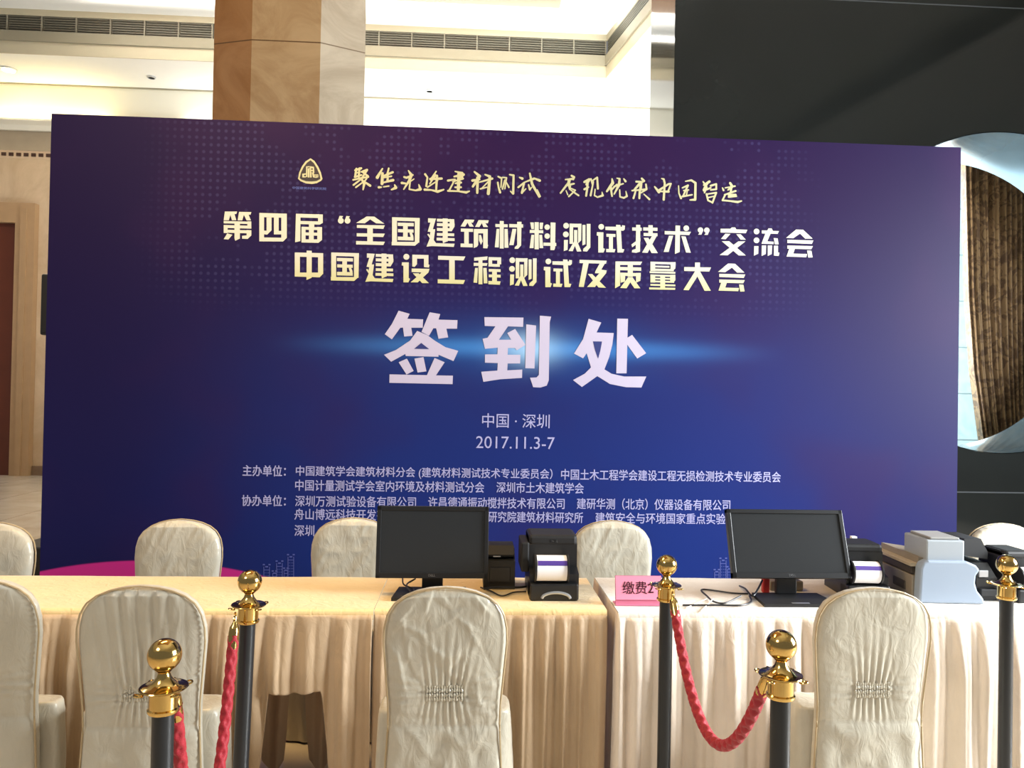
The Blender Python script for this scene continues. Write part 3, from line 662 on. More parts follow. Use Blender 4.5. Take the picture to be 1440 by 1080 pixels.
# ------------------------------------------------------------------ chairs
def chair_profile(z):
    zs = [.0, .1, .25, .40, .475, .547, .63, .75, .80, .845, .875, .898, .915, .925, .930]
    ws = [.212, .205, .195, .187, .183, .184, .191, .201, .199, .188, .168, .138, .098, .055, .0]
    return np.interp(z, zs, ws)
def back_mesh(seed, style):
    rs = np.random.RandomState(seed)
    t = np.linspace(0, 1, 120)
    z = .02+(.93-.02)*(1-(1-t)**1.7)
    z = np.concatenate([z[:-6], .93-(np.linspace((.93-z[-6])**.5, 0, 14))**2])
    w = np.maximum(chair_profile(z), .0)
    # smooth the width
    NF = 84; NB = 50
    xf = np.linspace(-1, 1, NF); xb = np.linspace(1, -1, NB)
    X = np.concatenate([xf, xb[1:-1]]); side = np.concatenate([-np.ones(NF), np.ones(NB-2)])
    side[0] = side[NF-1] = 0
    Z, XX = np.meshgrid(z, X, indexing='ij'); Wd = np.meshgrid(w, X, indexing='ij')[0]
    x = XX*Wd
    thk = .030*np.clip((.93-Z)/.03, 0, 1)**.5
    y = side*thk*np.sqrt(np.clip(1-np.abs(XX)**7, 0, 1))
    # folds on the outer face
    zg = .585; g = .05
    dz = Z-zg; dxc = np.clip(np.abs(x)-g, 0, None); dzc = np.clip(np.abs(dz)-.016, 0, None)
    r = np.hypot(dxc, dzc)
    sp, lv, lh = {'smooth': (.10, .075, .10), 'vertical': (.22, .16, .14), 'crumpled': (.22, .10, .16), 'plain': (.2, .1, .14)}[style]
    av = np.exp(-(dxc/(.018+sp*dzc))**2)          # folds above and below the band
    ah = np.exp(-(dzc/(.02+.38*dxc))**2)          # folds beside the band
    xe = x/(1+3.2*dzc)+.003*vnoise(x*30, Z*9, seed)
    zeff = dz/(1+9*dxc)+.003*vnoise(x*9, Z*30, seed+1)
    cusp = lambda q: 2*np.abs(np.sin(q))**.8-1
    fv = cusp(pi*xe/.019+seed)*np.exp(-dzc/lv)*(.7+.6*vnoise(xe*60, Z*3, seed+20))
    fh = cusp(pi*zeff/.017+seed*2)*np.exp(-dxc/lh)*(.7+.6*vnoise(x*5, zeff*70, seed+21))
    amp = np.clip(r/.012, 0, 1)
    d = .0080*amp*(fv*av+fh*ah*.9*(1-.6*av))
    d += -.005*np.exp(-(r/.045)**2)
    big = .004*vnoise(x*8, Z*6, seed+3)+.0012*vnoise(x*24, Z*16, seed+4)
    def creases(n_, la, lb, wa, wb, am):
        c_ = np.zeros_like(Z)
        for _ in range(n_):
            x0, z0, an = rs.uniform(-.2, .2), rs.uniform(.05, .93), rs.uniform(0, pi)
            L_, w_, a_ = rs.uniform(la, lb), rs.uniform(wa, wb), rs.uniform(.4, 1)*am*rs.choice([-1, 1, 1])
            ux = (x-x0)*math.cos(an)+(Z-z0)*math.sin(an); uy = -(x-x0)*math.sin(an)+(Z-z0)*math.cos(an)
            uy = uy+.25*ux*ux/L_*rs.uniform(-1, 1)
            prof = np.where(uy > 0, np.clip(1-uy/(w_*2.6), 0, 1), np.clip(1+uy/(w_*.7), 0, 1))
            c_ += a_*prof*np.clip(1-np.abs(ux)/L_, 0, 1)
        return c_
    if style == 'crumpled': big = big+creases(110, .04, .13, .006, .013, .0042)
    else: big = big+creases(26, .04, .14, .006, .014, .0022)
    if style == 'vertical':
        big = big+.005*cusp(pi*(x*(1-.5*(Z-.6))+.012*np.sin(Z*8))/.042)*np.clip((Z-.55)/.15, 0, 1)*np.exp(-(x/.13)**2)
    # puckered seam along the right edge
    if style in ('vertical', 'plain'):
        big = big+.0025*np.sin(2*pi*(Z+.2*x)/.018)*np.exp(-(((Wd-x)-.012)/.016)**2)*(Z < .86)
    edgefade = np.clip((1-np.abs(XX))/.06, 0, 1)*np.clip((.93-Z)/.03, 0, 1)
    low = np.clip((.50-Z)/.06, 0, 1)
    skirt = .006*np.sin(2*pi*(x/.10+.5*vnoise(x*4, Z*2, seed+8)))*np.clip((.45-Z)/.4, 0, 1)+.004*ridged(x*10+Z*8, Z*9-x*6, seed+9)*low
    seam = -.004*np.exp(-((Z-.478)/.008)**2)
    out = np.where(side < 0, -(d*edgefade*(1-low)+big*edgefade+skirt*edgefade+seam+.006*low), 0)
    fr = np.where(side > 0, (.003*vnoise(x*16, Z*9, seed+11)+.0022*ridged(x*22+Z*10, Z*14, seed+12))*edgefade, 0)
    y = y+out+fr
    y = y-.07*(Z-.47)*(Z > .47)
    return grid_mesh('back_cover', np.stack([x, y, Z], -1), True)
def seat_mesh(seed, dep):
    rs = np.random.RandomState(seed+50)
    n = 160; a = np.linspace(0, 2*pi, n, endpoint=False)
    ca, sa = np.cos(a), np.sin(a); e = .35
    ex = .222*np.sign(ca)*np.abs(ca)**e; ey = dep/2*np.sign(sa)*np.abs(sa)**e
    rows = []
    for s in np.linspace(0.02, .93, 8): rows.append(np.stack([ex*s, ey*s, np.full(n, .50)+.006*vnoise(ex*s*12, ey*s*12, seed)], -1))
    for i, (s, z) in enumerate(((.97, .497), (.995, .488), (1.005, .47))): rows.append(np.stack([ex*s, ey*s, np.full(n, z)], -1))
    L = np.concatenate([[0], np.cumsum(np.hypot(np.diff(ex), np.diff(ey)))])
    for z in np.linspace(.455, .01, 40):
        k_ = (.47-z)/.47
        f = .010*np.sin(2*pi*L/.095+3*vnoise(L*5, z*3, seed))*(k_+.15)+.004*vnoise(L*14, z*9, seed+2)
        s = 1.005+.07*k_
        rows.append(np.stack([ex*s+f*ca, ey*s*(1-.0*k_)+f*sa*.5, np.full(n, z)], -1))
    V = np.array(rows); V[:, :, 1] += .025+dep/2
    me = grid_mesh('seat_cover', V, True)
    return me
def piping_mesh():
    zz = list(np.linspace(.03, .92, 60)); pts = []
    def yy(z): return -.026-.07*(z-.47)*(z > .47)
    top = [(z, float(chair_profile(z))) for z in list(np.linspace(.03, .86, 40))+list(.93-np.linspace(.07**.5, 0, 26)**2)]
    L_ = [(-w*.992, yy(z)+.004, z) for z, w in top]; R_ = [(w*.992, yy(z)+.004, z) for z, w in top[::-1][1:]]
    return MB().tube(L_+R_, .0032, 6)
def band_mesh():
    mb = MB()
    for i in range(15):
        x = -.056+.112*i/14
        zs = np.linspace(.556, .614, 19)
        pt = [(x+.0008*math.sin(i*5+z_*300), -.0335-.0035*math.sin(pi*(z_-.556)/.058), z_) for z_ in zs]
        rr = [(.0048+.0007*math.sin(i*2.3))*(.55+.45*abs(math.sin(pi*(z_-.556)/.0145)))*(1 if .558 < z_ < .612 else .5) for z_ in zs]
        mb.tube(pt, [float(v) for v in rr], 8)
    return mb
pipe_proto = piping_mesh().build('piping', M_pipe, None, True); band_proto = band_mesh().build('gathered_band', M_chairt, None, True)
pm, bm_ = pipe_proto.data, band_proto.data
bpy.data.objects.remove(pipe_proto); bpy.data.objects.remove(band_proto)
def make_chair(px, py, style, seed, far, label, h=.93):
    p = PZ(px, py, h)
    # the crown leans back a little, so step the base forward from it
    lean = .07*.46
    y = float(p[1])+(lean if not far else -lean)
    o = empty('banquet_chair', (float(p[0]), y, 0), 0 if not far else pi, label=label, cat='chair', group='satin covered banquet chairs at the tables')
    link('back_cover', back_mesh(seed, style), M_chair, o); link('seat_cover', seat_mesh(seed, min(.33, (2.79-y-.03) if not far else (y-3.45-.03))), M_chair, o)
    link('piping', pm, None, o)
    b = link('gathered_band', bm_, None, o)
    return o
make_chair(-30, 812, 'plain', 1, False, 'champagne satin covered chair cut off by the left edge, nearest the camera side', .93)
make_chair(202, 822, 'vertical', 2, False, 'champagne satin covered chair behind the left brass-topped post, with vertical folds above its gather')
make_chair(628, 824, 'crumpled', 3, False, 'crumpled champagne satin covered chair in front of the left computer monitor')
make_chair(1227, 825, 'smooth', 4, False, 'smooth champagne satin covered chair in front of the right computer monitor')
make_chair(-14, 735, 'plain', 5, True, 'satin covered chair behind the table at the far left edge')
make_chair(253, 731, 'crumpled', 6, True, 'satin covered chair behind the left table, in front of the magenta swoosh')
make_chair(497, 729, 'crumpled', 7, True, 'satin covered chair behind the table, partly hidden by the left monitor')
make_chair(861, 733, 'crumpled', 8, True, 'satin covered chair behind the table, above the pink sign')
make_chair(1412, 737, 'plain', 9, True, 'sunlit satin covered chair behind the black printer at right edge')

# ------------------------------------------------------------------ tables and cloths
TZ = .75
def table(x0, x1, y0, y1, lab):
    t = empty('folding_table', ((x0+x1)/2, (y0+y1)/2, 0), label=lab, cat='table', group='tables under the cloths')
    w, d = (x1-x0)/2-.03, (y1-y0)/2-.03
    MB().box(-w, -d, TZ-.035, w, d, TZ-.006, .004).build('tabletop', mat('table_board', (140, 110, 80), .5), t)
    lg = None
    for sx_ in (-1, 1):
        for sy_ in (-1, 1):
            if lg is None: lg = MB().box(-.015, -.015, 0, .015, .015, TZ-.035).build('leg', M_chrome, t); q = lg
            else: q = lg.copy(); COL.objects.link(q)
            q.location = (sx_*(w-.05), sy_*(d-.05), 0)
def cloth(x0, x1, y0, y1, lab, mt, ms, seed, left_side, right_side, open_x=None, per=.1, z=TZ, deep=.046, zlow=.012):
    o = empty('tablecloth', ((x0+x1)/2, y0, z), label=lab, cat='tablecloth', group='skirted tablecloths')
    inv = Matrix.Translation(-o.location)
    # top sheet with a rounded edge
    nx = max(60, int((x1-x0)/.02)); xs = np.linspace(x0, x1, nx)
    prof = [(y1, z-.004), (y1-.002, z+.002)]+[(y1-(y1-y0-.02)*t, z+.004) for t in np.linspace(.01, 1, 26)]+[(y0+.006, z+.0035), (y0, z-.002), (y0-.003, z-.012), (y0-.002, z-.03)]
    V = np.zeros((len(prof), nx, 3))
    for i, (yy, zz_) in enumerate(prof):
        V[i, :, 0] = xs; V[i, :, 1] = yy; V[i, :, 2] = zz_+(.0012*vnoise(xs*7, np.full(nx, yy*9), seed)+.0012 if 1 < i < len(prof)-3 else 0)
    q = link('top_sheet', grid_mesh('top_sheet', V), mt, o); q.matrix_parent_inverse = inv
    # pleated skirt
    path = []
    if left_side: path += [(x0, yy, -1, 0) for yy in np.arange(y1, y0, -.005)]
    path += [(xx, y0, 0, -1) for xx in np.arange(x0, x1, .0045)]
    if right_side: path += [(x1, yy, 1, 0) for yy in np.arange(y0, y1, .005)]
    path = np.array(path); n = len(path); s = np.arange(n)*.0047
    s2 = s+.035*vnoise(s*5, s*0, seed)
    R_ = 46; V = np.zeros((R_, n, 3))
    ph = (s2/per) % 1
    saw = .75*np.abs(np.sin(pi*(s2/per+.12*vnoise(s*6, s*0, seed+5))))**.75+.25*np.abs(np.sin(pi*s2/per*1.9+1))          # rounded pleats with sharp valleys
    wav = .5+.5*np.sin(2*pi*s2/per*.5+vnoise(s*3, s*0, seed+1)*2)
    zt = np.where(np.abs(path[:, 2]) > .5, z+.002, z-.012)
    for i in range(R_):
        t = i/(R_-1)
        zb = np.full(n, zlow)
        if open_x:
            m_ = np.clip((path[:, 0]-open_x[0])/.05, 0, 1)*np.clip((open_x[1]-path[:, 0])/.05, 0, 1)
            m_ = m_*m_*(3-2*m_); zb = zb+m_*(.455+.008*np.sin(path[:, 0]*23))
        zz_ = zt+(zb-zt)*t
        k_ = (zt-zz_)/zt
        a = .003+deep*np.minimum(1, k_*3.6)**.65
        shp = saw*(1-.35*k_)+wav*.5*k_
        dsp = a*shp+.004*vnoise(s*9, zz_*5, seed+2)*k_+.002
        V[i, :, 0] = path[:, 0]+path[:, 2]*dsp*.3+.008*k_*np.sin(2*pi*s2/per)
        V[i, :, 1] = path[:, 1]+path[:, 3]*dsp; V[i, :, 2] = zz_
    q = link('skirt', grid_mesh('skirt', V), ms, o); q.matrix_parent_inverse = inv
    sm = q.modifiers.new('solid', 'SOLIDIFY'); sm.thickness = .0015; sm.offset = 1
    return o
xs1 = float(PZ(527, 857, TZ)[0])
table(-2.75, xs1-.002, 2.91, 3.42, 'long table under the cream cloth at left')
table(xs1+.002, .535, 2.91, 3.43, 'middle table under the cream cloth with the left monitor')
table(.573, 2.45, 2.885, 3.44, 'right table under the ivory cloth with the printers')
ox0, ox1 = float(PY(360, 980, 2.89)[0]), float(PY(472, 980, 2.89)[0])
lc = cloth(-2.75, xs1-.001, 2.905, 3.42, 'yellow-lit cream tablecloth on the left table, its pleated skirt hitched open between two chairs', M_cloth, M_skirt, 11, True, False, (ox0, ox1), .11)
for a_, b_, sd in ((360, 406, 3), (427, 470, 4)):
    xa, xb = float(PY(a_, 980, 3.12)[0]), float(PY(b_, 980, 3.12)[0])
    uu = np.linspace(0, 1, 60); V = np.zeros((40, 60, 3))
    for i in range(40):
        t = i/39; pin = 1-.35*t**3
        V[i, :, 0] = (xa+xb)/2+(uu-.5)*(xb-xa)*pin; V[i, :, 1] = 3.12+.012*np.sin(uu*9+t*2+sd)*(1-.3*t)+.03*t; V[i, :, 2] = .70-.60*t-.05*t*np.sin(uu*3)
    q = link('inner_drape', grid_mesh('inner_drape', V), M_skirt, lc); q.matrix_parent_inverse = Matrix.Translation(-lc.location)
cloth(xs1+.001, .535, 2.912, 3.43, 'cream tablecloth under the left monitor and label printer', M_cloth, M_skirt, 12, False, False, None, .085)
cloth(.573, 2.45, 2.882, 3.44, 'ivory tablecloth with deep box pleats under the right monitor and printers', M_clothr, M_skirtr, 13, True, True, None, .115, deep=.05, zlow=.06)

# ------------------------------------------------------------------ stanchions and ropes
def stanchion(px, py, dball, label):
    # ball top at px,py ; height 1.0
    d = PZ(px, py, 1.0); o = empty('stanchion', (float(d[0]), float(d[1]), 0), label=label, cat='barrier post', group='black posts with brass ball tops')
    MB().lathe([(0.0, 0), (.145, 0), (.145, .012), (.125, .022), (.05, .034), (.03, .05), (0, .05)], n=40).build('base', M_brass, o, True)
    MB().lathe([(.0235, .045), (.0235, .845)], n=28).build('pole', M_pole, o, True)
    MB().lathe([(0, .838), (.032, .838), (.034, .841), (.034, .846), (.0305, .849), (.0305, .884), (.034, .886), (.050, .890), (.0525, .8925), (.051, .8945), (.034, .897), (.024, .905), (.016, .915), (.0125, .925), (.017, .930), (0, .931)], n=36).build('collar', M_brass, o, True)
    prof = [(.0365*math.sin(a), .9635-.0365*math.cos(a)) for a in np.linspace(0, pi, 25)]; prof[0] = (0, prof[0][1]); prof[-1] = (0, prof[-1][1])
    MB().lathe(prof, n=40).build('ball_finial', M_brass, o, True)
    for a in (pi/4, 3*pi/4, 5*pi/4, 7*pi/4):
        c = Vector((.056*math.cos(a), .056*math.sin(a), .888))
        pts = [c+Vector((.009*math.cos(t), .009*math.sin(t), .002*math.cos(t-a))) for t in np.linspace(0, 2*pi, 14)[:-1]]
        MB().tube(pts, .0022, 6, True).build('ring', M_brass, o, True)
    return o
s1 = stanchion(232, 898, 45, 'black barrier post with brass ball top in front of the second chair')
s2 = stanchion(340, 801, 36, 'black barrier post with brass ball top just right of the second chair')
s3 = stanchion(938, 780, 30, 'black barrier post with brass ball top in front of the pink sign')
s4 = stanchion(1099, 886, 43, 'nearest black barrier post at right, left of the smooth covered chair')
s5 = stanchion(1416, 780, 30, 'black barrier post with brass ball top at the right edge, before the black printer')
s2.rotation_euler = (0, math.radians(1.5), 0)
def rope(a, b, sag, label):
    a, b = Vector(a), Vector(b)
    o = empty('barrier_rope', a, label=label, cat='rope', group='red braided barrier ropes')
    inv = Matrix.Translation(-a); N = 260
    pts = []
    for i in range(N+1):
        t = i/N; p = a.lerp(b, t); p.z -= sag*(1-(2*t-1)**2)*(1.0) ; pts.append(p)
    # arc lengths
    s = [0]
    for i in range(N): s.append(s[-1]+(pts[i+1]-pts[i]).length)
    i0 = next(i for i in range(N) if s[i] > .055); i1 = max(i for i in range(N) if s[-1]-s[i] > .055)
    n = 22; rows = []
    up = Vector((0, 0, 1)); side = (b-a).cross(up).normalized()
    idx = np.linspace(i0, i1, 340)
    def at(f): i = int(min(f, N-1)); return pts[i].lerp(pts[i+1], f-i), s[i]+(s[i+1]-s[i])*(f-i), (pts[i+1]-pts[i]).normalized()
    for f in idx:
        p, sl, t = at(f); nn = side.cross(t).normalized(); row = []
        for k_ in range(n):
            ph = 2*pi*k_/n; q = 2*pi*sl/.042
            r = .0148*(.62+.52*max(abs(math.sin(1.5*ph+q/2)), abs(math.sin(1.5*ph-q/2)))**1.5)
            v = p+side*(r*math.cos(ph))+nn*(r*math.sin(ph)); row.append(v[:])
        rows.append(row)
    q = link('rope', grid_mesh('rope', np.array(rows), True), M_red, o); q.matrix_parent_inverse = inv
    for (e, d_) in ((0, 1), (N, -1)):
        ii = [e+d_*j for j in range(0, (i0+6) if e == 0 else (N-i1+6), 2)]
        pp = [pts[i] for i in ii]; L = len(pp)
        rr = [.005 if j < L*.25 else (.014 if j < L*.4 else .0155) for j in range(L)]
        q = MB().tube(pp, rr, 16).build('end_ferrule', M_brass, o, True); q.matrix_parent_inverse = inv
        c = pts[e]; hk = [c+Vector((0, 0, .0))+side*0+Vector((0, 0, 1))*(.010*math.sin(w))+(b-a).normalized()*(-d_*.010*math.cos(w)+d_*.004) for w in np.linspace(-pi*.9, pi*.7, 14)]
        q = MB().tube(hk, .003, 6).build('hook', M_brass, o, True); q.matrix_parent_inverse = inv
def hookpt(s, tgt):
    d = Vector((tgt.location.x-s.location.x, tgt.location.y-s.location.y, 0)).normalized()
    return Vector((s.location.x, s.location.y, .876))+d*.066
rope(hookpt(s2, s1), hookpt(s1, s2), .52, 'red braided rope hanging between the two left barrier posts')
rope(hookpt(s3, s4), hookpt(s4, s3), .33, 'red braided rope sagging between the two middle barrier posts')
class _T: pass
s6 = _T(); s6.location = Vector((s5.location.x+.75, s5.location.y-.8, 0))
rope(hookpt(s5, s6), Vector((s6.location.x, s6.location.y, .876)), .33, 'red braided rope leaving the frame from the right edge post')
s7 = stanchion(2300, 1010, 40, 'barrier post outside the frame'); s7.location = (s6.location.x+.05, s6.location.y-.053, 0)

# ------------------------------------------------------------------ computer monitors
def monitor(px0, py0, px1, py1, y, tilt, base_px, label, sticker):
    A = PY(px0, py1, y); B = PY(px1, py1, y); T = PY((px0+px1)/2, py0, y+.28*math.sin(tilt)*1.0)
    w = float(B[0]-A[0]); zb = float(A[2]+B[2])/2; zt = float(T[2]); h = (zt-zb)/math.cos(tilt)
    o = empty('computer_monitor', (float(A[0]+B[0])/2, y, TZ+.006), label=label, cat='monitor', group='black monitors on the tables')
    Mt = Matrix.Translation((0, 0, zb-TZ-.006)) @ Matrix.Rotation(-tilt, 4, 'X')
    def tb(mb, name, m, parent=o, sm=False):
        q = mb.build(name, m, parent, sm); q.matrix_local = Mt if parent is o else Matrix.Identity(4); return q
    bz = .017
    mb = MB()
    for a in ((-w/2, 0, -w/2+bz, h), (w/2-bz, 0, w/2, h), (-w/2, h-bz, w/2, h), (-w/2, 0, w/2, bz*1.35)):
        mb.box(a[0], -.008, a[1], a[2], .02, a[3], .002)
    fr_ = tb(mb, 'bezel', M_black)
    tb(MB().box(-w/2+bz*.8, -.003, bz, w/2-bz*.8, .018, h-bz*.8), 'screen', M_screen)
    tb(MB().box(-w/2+.004, .018, .004, w/2-.004, .035, h-.004, .006).box(-w/2*.6, .03, h*.12, w/2*.6, .055, h*.85, .01), 'rear_housing', M_blackm)
    me = text_mesh('DELL', .01); vv = np.array([v.co[:] for v in me.vertices]); mn_, mx_ = vv.min(0), vv.max(0)
    for v in me.vertices:
        v.co = (-.014+.028*(v.co.x-mn_[0])/(mx_[0]-mn_[0]), -.0088, .0075+.0085*(v.co.y-mn_[1])/(mx_[1]-mn_[1]))
    me.materials.clear(); q = link('badge', me, M_silver, fr_, False)
    yy = .045
    MB().box(-.042, yy+.005, .012, .042, yy+.03, zb-TZ+.12, .004).build('stand_neck', M_black, o)
    bw = .30/2
    st = MB().prism([(-bw, -.10), (bw, -.10), (bw*.9, .075), (-bw*.9, .075)], 'z', 0, .012).build('stand_base', M_blackm, o)
    if sticker:
        MB().box(-.035, -.09, .0121, .035, -.078, .0126).build('sticker', M_silver, st)
    return o
m1 = monitor(528, 712, 686, 813, 3.13, math.radians(5), None, 'black computer monitor at left, behind the crumpled covered chair', False)
m2 = monitor(1030, 717, 1197, 813.5, 3.06, math.radians(20), None, 'black tilted computer monitor at right, on the ivory tablecloth', True)

# ------------------------------------------------------------------ label printers and other machines
def table_at(px, py): return PZ(px, py, TZ+.006)
def label_printer(loc, w, d, h, rz, label, roll=True, logo=None):
    o = empty('label_printer', loc, rz, label=label, cat='label printer', group='black label printers')
    hw = w/2
    MB().prism([(-d*.30, 0), (d*.72, 0), (d*.72, h*.94), (d*.55, h), (d*.10, h), (-d*.05, h*.86), (-d*.05, h*.50), (-d*.30, h*.42)], 'x', -hw*.72, hw).build('body', M_black, o)
    MB().box(-hw*1.0, -d*.10, h*.40, -hw*.72, d*.6, h*.90, .006).build('side_cover', M_blackm, o)
    MB().box(-hw*.72, -d*.06, h*.84, hw, d*.62, h*1.02, .012).build('lid', M_blackm, o)
    if roll:
        r = h*.21; prof = [(0, -hw*.62), (r, -hw*.62), (r, hw*.42), (0, hw*.42)]
        rl = MB().lathe(prof, (hw*.12, -d*.30, h*.52), 32, 'x').build('label_roll', M_paper, o, True)
        pts = []
        yc_, zc_ = -d*.30, h*.52
        MB().prism([(yc_+(r+.0012)*math.cos(t), zc_+(r+.0012)*math.sin(t)) for t in np.linspace(2.35, 2.75, 5)]+[(yc_+(r+.0002)*math.cos(t), zc_+(r+.0002)*math.sin(t)) for t in np.linspace(2.75, 2.35, 5)], 'x', -hw*.48, hw*.54).build('printed_stripe', M_purple, rl)
        for sx_ in (-hw*.58, hw*.56):
            MB().lathe([(0, 0), (r*1.12, 0), (r*1.12, .006), (0, .006)], (sx_, -d*.30, h*.52), 28, 'x').build('spool_flange', M_black, o, True)
    MB().box(-hw*.72, -d*.42, 0, hw*.95, -d*.02, h*.28, .006).build('front_panel', M_black, o)
    if logo:
        me = text_mesh(logo, .01); vv = np.array([v.co[:] for v in me.vertices]); mn_, mx_ = vv.min(0), vv.max(0)
        for v in me.vertices:
            v.co = (hw*.02+.030*(v.co.x-mn_[0])/(mx_[0]-mn_[0]), -d*.06-.0012, h*.90+.010*(v.co.y-mn_[1])/(mx_[1]-mn_[1]))
        me.materials.clear(); link('badge', me, M_paper, o, False)
    return o
p = table_at(782, 846)
lp1 = label_printer((float(p[0])-.02, float(p[1])+.11, TZ+.006), .225, .25, .235, 0, 'black label printer holding a roll of white badges, right of the left monitor', True, 'POSTEK')
pts = [(-.055+.055*(1-math.cos(t)), -.108, .012+.022*math.sin(t)) for t in np.linspace(0, pi, 14)]
MB().tube([(a+.02, b, c) for a, b, c in pts], .006, 8).build('release_lever', M_silver, lp1, True)
p = PY(1222, 800, 3.12)
lp2 = label_printer((float(p[0])-.03, 3.16, TZ+.006), .20, .22, .205, math.radians(-4), 'black label printer with a white badge roll, behind the right edge of the right monitor', True)
p = PY(1432, 815, 3.05)
lp3 = label_printer((float(p[0])+.034, 3.12, TZ+.006), .13, .22, .19, 0, 'black label printer cut off by the right edge, behind the right post', True)
# small dark printer behind the left monitor
p = PY(703, 800, 3.28)
o = empty('receipt_printer', (float(p[0]), 3.30, TZ+.006), label='small black receipt printer between the left monitor and the label printer', cat='receipt printer')
MB().prism([(-.08, 0), (.08, 0), (.08, .155), (-.01, .155), (-.05, .12), (-.08, .115)], 'x', -.07, .06).build('body', M_black, o)
MB().prism([(-.058, .128), (.07, .156), (.07, .168), (-.01, .166), (-.058, .136)], 'x', -.066, .056).build('lid', M_blackm, o)
MB().box(-.045, -.0825, .03, .04, -.08, .09, .002).build('front_cover', mat('grey_black_plastic', (44, 44, 46), .4), o)
MB().box(-.03, -.0615, .128, -.0, -.0605, .132).build('badge', M_silver, o)
# laser printer
p = PZ(1292, 849, TZ+.006); q = PZ(1376, 846, TZ+.006)
w = float(q[0]-p[0])
o = empty('laser_printer', (float(p[0]+q[0])/2, float(p[1]), TZ+.006), math.radians(-3), label='beige grey laser printer with daylit blue side and raised paper tray, at right on the ivory cloth', cat='laser printer')
sc = w/88.0
def pr(px, py): return ((px-1332)*sc, (849-py)*sc)
front = [pr(*a) for a in ((1290, 849), (1376, 849), (1374, 842), (1366, 832), (1363, 822), (1364, 812), (1369, 805), (1364, 799), (1352, 794), (1302, 794), (1295, 797), (1292, 804))]
q = MB().prism(front, 'y', 0, .05).build('side_panel', M_bluep, o); bv = q.modifiers.new('b', 'BEVEL'); bv.width = .008; bv.segments = 3; bv.limit_method = 'ANGLE'
back = [pr(*a) for a in ((1291, 849), (1362, 849), (1356, 800), (1296, 792))]
MB().prism(back, 'y', .045, .36).build('body', M_beige, o)  # body and front door: shade on this side painted in as darker beige
xl = pr(1291, 0)[0]
MB().box(xl-.006, .06, .105, xl+.03, .33, .135).build('output_slot', M_beiged, o)
MB().box(xl-.012, .10, .03, xl+.01, .20, .065, .003).build('control_panel', M_beiged, o)
MB().box(xl-.008, .05, .01, xl+.01, .35, .10, .004).build('front_door', M_beige, o)
MB().box(xl-.016, .05, .135, pr(1302, 0)[0]+.02, .36, .150, .003).build('top_tray', mat('light_beige_plastic', (176, 162, 138), .5), o)
t0, t1 = pr(1302, 797), pr(1352, 768)
MB().box(t0[0], .02, t0[1], t1[0], .20, t1[1], .006).build('paper_cover', mat('frosted_pale_plastic', (158, 166, 174), .4), o)
MB().box(t0[0]+.02, .03, t1[1], t1[0]-.015, .19, t1[1]+.010, .004).build('cover_lid', mat('pale_grey_plastic', (150, 150, 148), .4), o)
# black inkjet printer with raised lid
p = PZ(1400, 850, TZ+.006)
o = empty('inkjet_printer', (float(p[0])+.012, float(p[1])+.14, TZ+.006), 0, label='black inkjet printer with raised lid between the laser printer and the right post', cat='printer')
MB().prism([(-.08, 0), (.20, 0), (.20, .14), (-.02, .14), (-.08, .09)], 'x', -.052, .035).build('body', M_black, o)
MB().prism([(-.052, .165), (-.052, .235), (.02, .235), (.05, .18), (.05, .15)], 'y', .0, .16).build('lid', M_blackm, o)
MB().box(-.042, -.084, .095, -.004, -.078, .122, .002).build('display', M_silver, o)
MB().box(-.045, -.10, .02, .03, -.07, .05, .004).build('output_tray', M_blackm, o)
# adapters behind the right monitor
p = PZ(1105, 832, TZ+.006)
o = empty('power_strip', (float(p[0]), 3.24, TZ+.006), label='pale power strip with plugs behind the stand of the right monitor', cat='power strip')
MB().box(-.06, -.03, 0, .08, .03, .04, .005).build('housing', M_beige, o)
MB().box(-.02, -.02, .04, .01, .01, .075, .004).build('plug', M_paper, o); MB().box(.03, -.02, .04, .055, .01, .07, .004).build('plug', M_black, o)
p = PY(1077, 822, 3.18)
tag(MB().box(float(p[0])-.014, 3.17, TZ+.006, float(p[0])+.014, 3.20, TZ+.075, .006).build('plug_adapter', M_redp), 'red plug adapter left of the right monitor stand', 'plug adapter')
tag(MB().box(*[float(v) for v in (PY(1189, 757, 3.42)[0], 3.36, TZ+.006)], *[float(v) for v in (PY(1196, 757, 3.42)[0], 3.38, PY(1189, 754, 3.37)[2])]).build('paper_stack', M_paper), 'white paper edge showing behind the right monitor top corner', 'paper')
# cables
def cable(pxs, r, m, label, dz=0):
    pts = [Vector(map(float, PZ(a, b, TZ+.008+r+c))) for a, b, c in pxs]
    o = MB().tube(smooth_pts(pts, 10), r, 8).build('cable', m, None, True)
    return tag(o, label, 'cable', 'cables on the tables')
cable([(960, 851, 0), (1010, 851, 0), (1042, 851, 0), (1056, 846, 0), (1054, 838, 0)], .0035, M_black, 'dark cable lying along the ivory cloth behind the middle post')
cable([(1052, 835, 0), (1030, 834, 0), (988, 829, .0), (994, 838, .0), (1004, 846, 0), (1020, 848, 0), (1042, 838, .012)], .0035, M_black, 'black looped cable left of the right monitor base')
cable([(1040, 824, .0), (1048, 828, .02), (1058, 838, .012), (1066, 828, .03), (1072, 816, .05)], .004, M_black, 'tangled black cable rising behind the right monitor')
cable([(1003, 842, .01), (995, 850, 0), (985, 860, 0)], .002, M_whitec, 'thin white cable end hanging toward the table edge')
cable([(994, 842, 0), (980, 848, 0), (965, 855, 0)], .002, M_whitec, 'thin white cable crossing the ivory cloth beside the post')
cable([(566, 812, .035), (568, 822, .022), (582, 829, .016), (575, 838, .015), (563, 838, .015)], .003, M_black, 'black cable dropping behind the left monitor stand, left side')
cable([(576, 819, .032), (584, 814, .042), (572, 822, .034), (578, 833, .03)], .003, M_black, 'short black cable loop under the left monitor')
